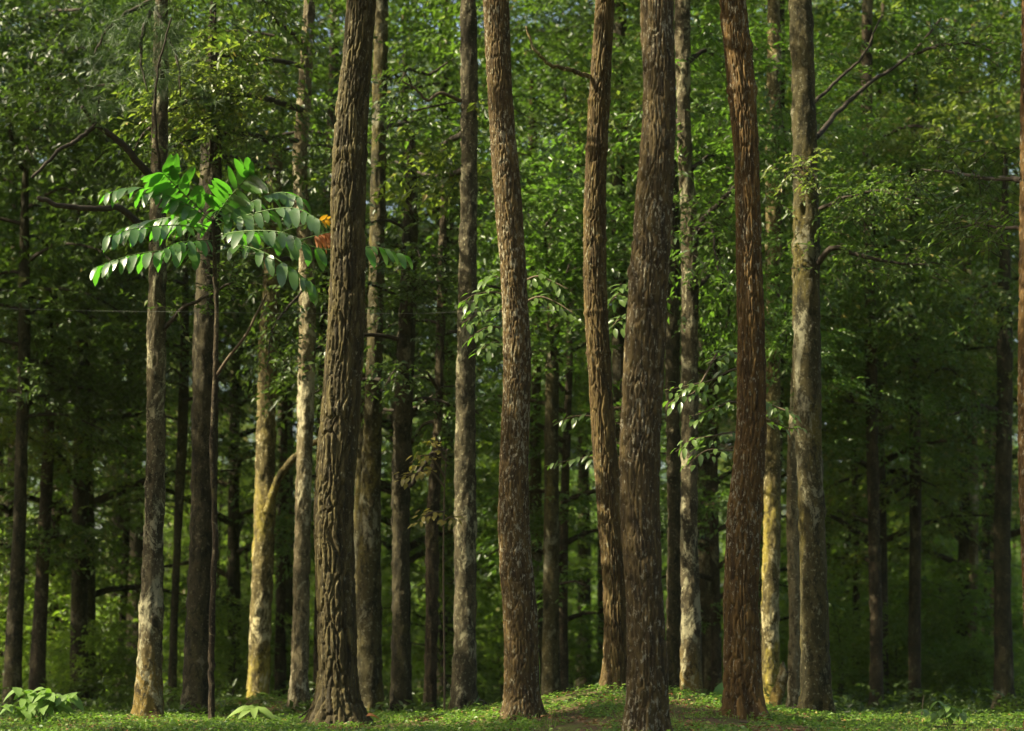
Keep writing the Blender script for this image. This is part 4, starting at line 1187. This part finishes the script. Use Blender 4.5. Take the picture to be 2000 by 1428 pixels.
sapling("young tree hidden behind the speckled pine, fresh sprays reaching left of that pine", [(1015, 1300), (1020, 1000), (1015, 700), (1005, 540)], 25.6,
        [([(1008, 590, 25.6), (970, 572, 25.4), (930, 575, 25.2), (900, 592, 25.1)], 14),
         ([(1010, 620, 25.6), (970, 605, 25.3), (935, 612, 25.1), (905, 630, 25.0)], 14),
         ([(1012, 660, 25.6), (975, 640, 25.2), (945, 642, 25.0), (915, 662, 24.9)], 12),
         ([(1012, 700, 25.6), (985, 672, 25.2), (960, 670, 25.0), (930, 690, 24.9)], 12),
         ([(1008, 560, 25.6), (980, 545, 25.6), (960, 540, 25.6), (940, 552, 25.6)], 10),
         ([(1008, 560, 25.6), (1045, 540, 25.4), (1075, 548, 25.3), (1110, 565, 25.2)], 12),
         ([(1010, 600, 25.6), (1050, 580, 25.4), (1085, 590, 25.3), (1120, 612, 25.2)], 12)], .13, LEAF_F, seed=6)
sapling("small sapling with orange-tinged leaves between the black burred trunk and the lichen-patched one", [(868, 1300), (866, 1100), (868, 960), (872, 880)], 28.2,
        [([(868, 950, 28.2), (840, 920, 28), (810, 925, 27.9), (775, 935, 27.8)], 16),
         ([(868, 930, 28.2), (845, 895, 28), (825, 890, 27.9), (800, 905, 27.8)], 13),
         ([(868, 1000, 28.2), (850, 1000, 28), (832, 1006, 27.9), (812, 1020, 27.8)], 12),
         ([(870, 900, 28.2), (850, 868, 28), (835, 858, 27.9)], 9),
         ([(866, 1020, 28.2), (880, 1010, 28), (895, 1018, 27.9)], 8)], .11, LEAF_R, sr=.018, seed=8)

# ------------------------------------------------------------------ low plants
def rosette(name, label, px, py_base, Y, n, Lf, lset, spread, height, seed, cat="plant", stems=6, sr=.006):
    rg = np.random.default_rng(seed)
    x = (px - 1000) * Y / F
    b0 = np.array([x, Y, float(terr(x, Y))])
    root = thing(name, label, cat, tuple(b0))
    per = max(1, n // stems)
    for s_ in range(stems):
        az = s_ * 2.4 + rg.normal(0, .3)
        rad = spread * (.35 + .65 * rg.random())
        h = height * (.55 + .45 * rg.random()) * (1 - .45 * (rad / spread) ** 2)
        tip = np.array([math.cos(az) * rad, math.sin(az) * rad * .7, h])
        c = curve(np.array([[0, 0, -.03], tip * [.3, .3, .6], tip * [.7, .7, .95], tip]), 14)
        st = put("stem", mesh("stem", *tube(c, np.linspace(sr, sr * .4, 14), 5), M['rachis'], True), root)
        for k in range(per):
            t = .35 + .65 * (k + .6) / per
            i = int(min(t, .999) * 13)
            a2 = az + (k * 2.1) + rg.normal(0, .3)
            d = np.array([math.cos(a2), math.sin(a2) - .25, -.15 + rg.normal(0, .2)])
            put_leaf("leaf", lset[rg.integers(len(lset))], st, c[i], d, nrm(np.array([0, -.3, 1]) + rg.normal(0, .2, 3)), Lf * (.7 + .5 * rg.random()))
    return root


rosette("leafy_bush", "low bush of big drooping green leaves in the bottom left corner", 82, 1400, 24.6, 84, .23, LEAF_B, .64, .60, 11, "bush", 14)
rosette("broad_leaf_plant", "small plant with wide pale sunlit leaves left of the furrowed pine's foot", 495, 1400, 25.4, 0, .2, LEAF_B, .2, .2, 12, "plant", 1)
rosette("leafy_plant", "drooping leafy seedling among grass at bottom right", 1852, 1410, 23.4, 30, .17, LEAF_B, .36, .36, 13, "plant", 6)
rosette("leafy_plant", "few grey-green leaves poking in at the bottom right corner", 1992, 1420, 23.4, 6, .22, LEAF_B, .2, .14, 14, "plant", 2)
rosette("leafy_plant", "tiny green seedling at the left of the furrowed pine's foot", 606, 1390, 23.9, 6, .08, LEAF_B, .08, .16, 15, "plant", 2)
# wide lobed leaves of the pale plant
wl = bpy.data.objects["broad_leaf_plant"]
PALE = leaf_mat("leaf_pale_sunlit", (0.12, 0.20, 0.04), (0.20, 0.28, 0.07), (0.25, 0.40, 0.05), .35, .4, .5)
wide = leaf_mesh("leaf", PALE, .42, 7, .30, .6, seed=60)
for d, up, L in [((-1, -.3, .12), (0, -.4, 1), .34), ((-.5, -.8, .0), (0, -.7, 1), .26), ((.15, -.9, .05), (.1, -.7, 1), .26), ((.8, -.4, .0), (.2, -.5, 1), .34), ((.5, .6, .2), (0, -.3, 1), .3), ((-.6, .5, .25), (0, -.3, 1), .3), ((1, -.1, -.2), (0, -.5, 1), .36)]:
    put_leaf("leaf", wide, wl, (0.0, 0, .19), d, up, L * .95)
# single upright leaf behind the rust-red pine
x0 = (1407 - 1000) * 26.5 / F
b0 = np.array([x0, 26.5, float(terr(x0, 26.5))])
r_ = thing("upright_leaf_plant", "single upright bright green leaf just left of the rust-red pine's foot", "plant", tuple(b0))
put("stem", mesh("stem", *tube(np.array([[0, 0, -.03], [.0, 0, .05], [.005, 0, .1]]), [.006, .005, .004], 6), M['rachis'], True), r_)
put_leaf("leaf", leaf_mesh("leaf", M['lf_hero'], .8, 6, .2, .1, seed=61), r_, (0, 0, .04), (.05, -.1, 1), (0, -1, .1), .26)


def grass_tuft(label, px, Y, n, h, lean, seed, name="grass_tuft", w=.012):
    rg = np.random.default_rng(seed)
    x = (px - 1000) * Y / F
    b0 = np.array([x, Y, float(terr(x, Y))])
    root = thing(name, label, "grass", tuple(b0))
    bl = leaf_mesh("blade", M['grass'], w / h * 2, 6, .3, .25, seed=seed)
    for k in range(n):
        a = rg.random() * 6.28
        d = np.array([math.cos(a) * lean, math.sin(a) * lean, 1])
        put_leaf("blade", bl, root, (math.cos(a) * .03, math.sin(a) * .03, -.02), d, (-math.cos(a), -math.sin(a), .3), h * (.6 + .5 * rg.random()))
    return root


grass_tuft("fresh grass tuft near the bottom edge between thick hollow trunk and right seedling", 1735, 24.6, 16, .2, .55, 1)
grass_tuft("grass tuft beside the furrowed pine's right foot with arching blades", 765, 23.9, 9, .2, .8, 2)
grass_tuft("thin grass wisps at the right foot of the furrowed pine", 690, 22.9, 9, .14, .8, 3)
grass_tuft("thin pale grass sprig between the black burred trunk and the lichen-patched one", 848, 24.5, 5, .2, .4, 4)
grass_tuft("single grass blades standing on the crest of the mound", 1100, 25.4, 5, .12, .6, 5)
# tall stalk beside the speckled pine
YS = 22.9
x0 = (1052 - 1000) * YS / F
b0 = np.array([x0, YS, float(terr(x0, YS))])
gs = thing("grass_stalk", "tall thin green grass stalk standing right against the speckled pine", "grass", tuple(b0))
c = curve(np.array([P(a, b, YS) for a, b in [(1053, 1400), (1052, 1330), (1050, 1270), (1046, 1230), (1042, 1212)]]), 30)
put("stem", mesh("stem", *tube(np.vstack([[b0], c]) - b0, np.linspace(.009, .003, 31), 6), M['rachis'], True), gs)
bl = leaf_mesh("blade", M['grass'], .07, 7, .3, .15, seed=70)
for (px, py, dx, dz, L) in [(1043, 1214, -.5, -.3, .05), (1042, 1213, .6, .1, .05), (1043, 1216, .4, -.8, .10), (1042, 1213, -.3, .5, .04), (1049, 1262, .1, -1, .28), (1051, 1300, .08, -1, .3), (1046, 1232, .25, -1, .2), (1052, 1330, .15, -1, .22), (1047, 1235, .08, 1, .12), (1050, 1280, -.05, 1, .3), (1052, 1340, .05, 1, .35)]:
    put_leaf("blade", bl, gs, P(px, py, YS) - b0, (dx, -.1, dz), (.3, -1, .1), L)

# ------------------------------------------------------------------ stump, sticks, log, wire
YT = 29.0
c = curve(np.array([P(a, b, YT) for a, b in [(1508, 1415), (1514, 1380), (1520, 1350), (1527, 1325), (1533, 1305)]]), 40)
b0 = np.array([c[0][0], YT, float(terr(c[0][0], YT))])
t = np.linspace(0, 1, 40)
th = np.linspace(0, 2 * np.pi, 20, endpoint=False)
TH, TT = np.meshgrid(th, t)
R = .105 * (1 - .35 * TT) * (1 + .35 * (vnoise(TH / 6.283 * 6, TT * 6, 90, 6) - .5) + .3 * (vnoise(TH / 6.283 * 10, TT * 14, 91, 10) - .5))
R = R * np.where(TT > .8, 1 - (TT - .8) * 2.5 * vnoise(TH / 6.283 * 4, TT * 0 + 3, 92, 4), 1)
ZJ = np.where(TT > .9, .22 * (vnoise(TH / 6.283 * 7, TT * 0, 93, 7) - .4), 0)
V = np.stack([c[:, None, 0] + R * np.cos(TH), c[:, None, 1] + R * np.sin(TH), c[:, None, 2] + ZJ], -1).reshape(-1, 3) - b0
i = np.arange(39)[:, None] * 20; j = np.arange(20)[None]; k = (j + 1) % 20
Q = np.stack([i + j, i + k, i + 20 + k, i + 20 + j], -1).reshape(-1, 4)
V = np.vstack([V, [c[-1] - b0 - [0, 0, .08]]])
Tt = np.stack([780 + np.arange(20), 780 + (np.arange(20) + 1) % 20, np.full(20, 800)], -1)
st = put("broken_stump", mesh("broken_stump", V, [Q, Tt], M['sm_orange'], True), None, tuple(b0))
st["label"] = "short broken mossy stump leaning beside the yellow-mossed trunk"; st["category"] = "stump"


def stick(name, label, pts, r0, r1, mat='twig', cat="stick"):
    w = curve(np.array([P(*q) for q in pts]), 20)
    rg = np.random.default_rng(int(abs(pts[0][0])))
    w += rg.normal(0, .004, w.shape)
    b = w[0].copy()
    o = put(name, mesh(name, *tube(w - b, np.linspace(r0, r1, 20), 7), M[mat], True), None, tuple(b))
    o["label"] = label; o["category"] = cat


stick("dry_twig", "bare dry twig sticking up beside the drooping seedling at bottom right", [(1798, 1424, 24.4), (1799, 1400, 24.4), (1802, 1385, 24.4), (1803, 1372, 24.4), (1804, 1358, 24.4)], .008, .004)
stick("fallen_stick", "thin grey stick leaning against the left foot of the furrowed pine", [(584, 1402, 23.7), (598, 1392, 23.6), (612, 1382, 23.5)], .010, .007)
stick("fallen_stick", "thin forked twig lying in the grass between the stump and the thick hollow trunk", [(1536, 1394, 25.2), (1552, 1382, 25.2), (1566, 1371, 25.2)], .007, .004)
stick("dark_log_lump", "short black log-shaped lump lying behind the foot of the lichen-patched trunk", [(925, 1372, 29.6), (938, 1374, 29.4), (950, 1382, 29.2)], .085, .05, 'dark_wood', "log")  # log shape stands in for an unclear dark shape
stick("wire", "thin taut wire strung through the wood at mid height", [(-60, 603, 24.4), (440, 611, 24.4), (640, 612, 24.4), (900, 610, 24.6), (1155, 604, 24.9)], .0016, .0016, 'wire', "wire")
# curled dead leaf
dl = put("dead_leaf", LEAF_D, None, tuple(P(716, 1399, 23.2)))
dl["label"] = "curled orange-brown dead leaf lying at the right foot of the furrowed pine"; dl["category"] = "dead leaf"
dl.scale = (.17,) * 3; dl.rotation_euler = (.4, -.3, .3)

# ------------------------------------------------------------------ ground cover
rg = np.random.default_rng(99)


def scatter(n, y0, y1, power=1.0, wide=.262):
    y = y0 + (y1 - y0) * rg.random(n) ** power
    x = (rg.random(n) * 2 - 1) * wide * y
    return x, y


def stuff(name, label, V, Fc, mat):
    o = put(name, mesh(name, V, Fc, M[mat]), None, kind="stuff")
    o["label"] = label


# low herbs in clumps
x, y = scatter(11500, 18.5, 33, 1.1)
dn = vnoise(x * 1.6 + 9, y * 1.2, 61) + .35 * vnoise(x * 5, y * 4, 62)
kx = dn > .52
x, y = x[kx], y[kx]
K = 9
n = len(x)
bx = x[:, None] + rg.normal(0, .05, (n, K)); by = y[:, None] + rg.normal(0, .06, (n, K))
h = np.abs(rg.normal(.035, .025, (n, K))) * (.6 + .8 * vnoise(x * 1.1, y * .8, 63))[:, None]
pos = np.stack([bx, by, terr(bx, by) + h], -1).reshape(-1, 3)
a = rg.random(len(pos)) * 6.28
d = np.stack([np.cos(a), np.sin(a), rg.normal(-.05, .3, len(pos))], -1)
up = nrm(np.array([0, -.15, 1]) + rg.normal(0, .35, pos.shape))
L = .045 * (.6 + .8 * rg.random(len(pos)))
V, Fc = leaves(pos, d, up, L, L * .62)
stuff("herb_cover", "low green herbs covering the forest floor and the mound", V, Fc, 'herb')
# grass blades
x, y = scatter(26000, 18.5, 31, 1.2)
kx = vnoise(x * 1.3 + 3, y * 1.1, 64) > .38
x, y = x[kx], y[kx]
n = len(x)
a = rg.random(n) * 6.28
ln = .05 + .09 * rg.random(n) ** 2
b = np.stack([x, y, terr(x, y) - .01], -1)
lean = rg.normal(0, .5, n)
d = nrm(np.stack([np.cos(a) * lean, np.sin(a) * lean, np.ones(n)], -1))
sd = np.stack([-np.sin(a), np.cos(a), 0 * a], -1) * .0035
tip = b + d * ln[:, None]; mid = b + d * ln[:, None] * .55 + np.array([0, 0, .006])
tip = tip + np.stack([np.cos(a), np.sin(a), -.4 + 0 * a], -1) * (ln * .35)[:, None]
V = np.stack([b - sd, b + sd, mid + sd * .8, mid - sd * .8, tip], 1).reshape(-1, 3)
o5 = (np.arange(n) * 5)[:, None]
Q = np.array([[0, 1, 2, 3]]) + o5
Tt = np.array([[3, 2, 4]]) + o5
stuff("grass", "short grass among the herbs on the forest floor", V, [Q, Tt], 'grass')
# litter
x, y = scatter(26000, 18.5, 33, 1.2)
kx = (vnoise(x * 1.8 + 31, y * 1.4, 65) > .42)
x, y = x[kx], y[kx]
n = len(x)
pos = np.stack([x, y, terr(x, y) + .012 + .02 * rg.random(n)], -1)
a = rg.random(n) * 6.28
d = np.stack([np.cos(a), np.sin(a), rg.normal(.1, .25, n)], -1)
L = .05 * (.6 + .9 * rg.random(n))
V, Fc = leaves(pos, d, nrm(np.array([0, 0, 1]) + rg.normal(0, .4, pos.shape)), L, L * .5)
stuff("leaf_litter", "brown and red fallen leaves strewn over the forest floor", V, Fc, 'litter')
# broken twigs on the ground
tw = []
for q in range(130):
    yy = 19 + 11 * rg.random() ** 1.3; xx = (rg.random() * 2 - 1) * .26 * yy
    a = rg.random() * 3.14; ln = .12 + .35 * rg.random()
    pp = np.array([[xx + math.cos(a) * ln * u, yy + math.sin(a) * ln * u, 0] for u in (0, .35, .7, 1)]) + rg.normal(0, .015, (4, 3))
    pp[:, 2] = terr(pp[:, 0], pp[:, 1]) + .015 + .03 * rg.random()
    tw.append(tube(pp, np.linspace(.007, .003, 4) * (.6 + .8 * rg.random()), 5))
V, Fs = join(tw)
stuff("fallen_twigs", "broken brown twigs scattered over the forest floor", V, Fs, 'stem')
# taller dim undergrowth behind the crest
x, y = scatter(5200, 27.5, 60, .8)
kx = vnoise(x * .5 + 3, y * .35, 66) > .36
x, y = x[kx], y[kx]
n = len(x)
hh = (.12 + .5 * rg.random(n) ** 2) * np.clip((y - 26) / 8, .25, 1.3)
B = np.stack([x, y, terr(x, y) + hh * .5], -1)
D = np.stack([rg.normal(0, 1, n), rg.normal(0, 1, n), .5 + .4 * rg.random(n)], -1)
V, Fc = twig_leaves(rg, B, D, 8, hh + .15, .13, .055, droop=.5)
stuff("undergrowth", "dim knee-high green undergrowth between the tree feet", V, Fc, 'lf_dark')

# far end of the wood
n = 9000
y = 150 + 40 * rg.random(n)
x = (rg.random(n) * 2 - 1) * .28 * y
z = -4 + 20 * rg.random(n) ** 1.2 * (.5 + .9 * vnoise(x * .12, y * 0, 71))
B = np.stack([x, y, z], -1)
V, Fc = twig_leaves(rg, B, rg.normal(0, 1, B.shape) * [1, 1, .5], 7, 1.6, .55, .28)
stuff("far_wood", "blurred green leaf mass at the far end of the wood", V, Fc, 'lf_mid')

rng = np.random.default_rng(88)
for i, (x, y) in enumerate([(22, 26), (25, 38), (-32, 20), (-34, 32), (-32, 44), (27, 50), (-26, 52), (-27, 60), (-26, 68), (-33, 56), (-34, 66)]):  # more unseen trees, added to shade the crowns and cut skylight
    place(VAR[4] if y > 51 else VAR[[2, 5, 2, 0][i % 4]], "added_shade_tree", "tall tree behind or right of the camera, outside the view" if x > -25 else "tall tree far left of the view, outside the picture", "tree", x, y, 1.1, i * 1.7, "trees of the wood around the camera" if x > -25 else "trees of the wood far left")
SH_L = "shaded green shrub low in the wood behind the clear trunks"
for i, (px, y, v, sc, lab) in enumerate([
        (1640, 72, 1, 1.5, SH_L), (1760, 70, 3, 1.5, SH_L), (1880, 74, 1, 1.6, SH_L), (1440, 72, 1, 1.3, SH_L), (640, 72, 1, 1.3, SH_L), (980, 70, 1, 1.4, SH_L), (1250, 73, 1, 1.3, SH_L),
        (60, 43, 0, 1.0, "tall dim shrub behind the black leaning trunk at the left edge"),
        (205, 40, 0, .55, "low green shrub close left of the orange-footed trunk"),
        (130, 41, 2, .6, "low dim shrub right behind the big-leaved corner bush"),
        (455, 41, 1, .5, "low shrub between the sapling stem and the forked yellow trunk"),
        (1120, 44, 0, .6, "low shrub behind the mound, left of the ringed pine"),
        (1640, 41, 1, .5, "low shrub just right of the thick hollow trunk's foot"),
        (1745, 42, 2, .7, "low shrub between the dull brown trunk and the straight dark trunk"),
        (1830, 43, 0, .7, "low shrub just right of the straight dark trunk's foot"),
        (1915, 41, 2, .6, "low shrub left of the thick black trunk's foot at right")]):
    place(SHR[v], "understory_shrub", lab, "shrub", (px - 1000) * y / F, y, sc, i * 2.1, "shrubs under the wood behind", "stem", "foliage")

# ------------------------------------------------------------------ thin green-tinted haze added to lift the dark background
hx, hy0, hy1, hz0, hz1 = 120.0, -60.0, 260.0, -9.0, 60.0
V = np.array([[-hx, hy0, hz0], [hx, hy0, hz0], [hx, hy1, hz0], [-hx, hy1, hz0], [-hx, hy0, hz1], [hx, hy0, hz1], [hx, hy1, hz1], [-hx, hy1, hz1]])
Q = np.array([[0, 3, 2, 1], [4, 5, 6, 7], [0, 1, 5, 4], [1, 2, 6, 5], [2, 3, 7, 6], [3, 0, 4, 7]])
hm = bpy.data.materials.new("haze_air")
hm.use_nodes = True
hn = hm.node_tree
hn.nodes.remove(hn.nodes["Principled BSDF"])
pv = hn.nodes.new("ShaderNodeVolumePrincipled")
pv.inputs["Color"].default_value = (0.74, 0.95, 0.62, 1)
pv.inputs["Density"].default_value = 0.00012
hn.links.new(pv.outputs[0], hn.nodes["Material Output"].inputs["Volume"])
hz = put("haze", mesh("haze", V, Q, hm), None, kind="stuff")
hz["label"] = "thin added haze that lifts the dark wood behind"
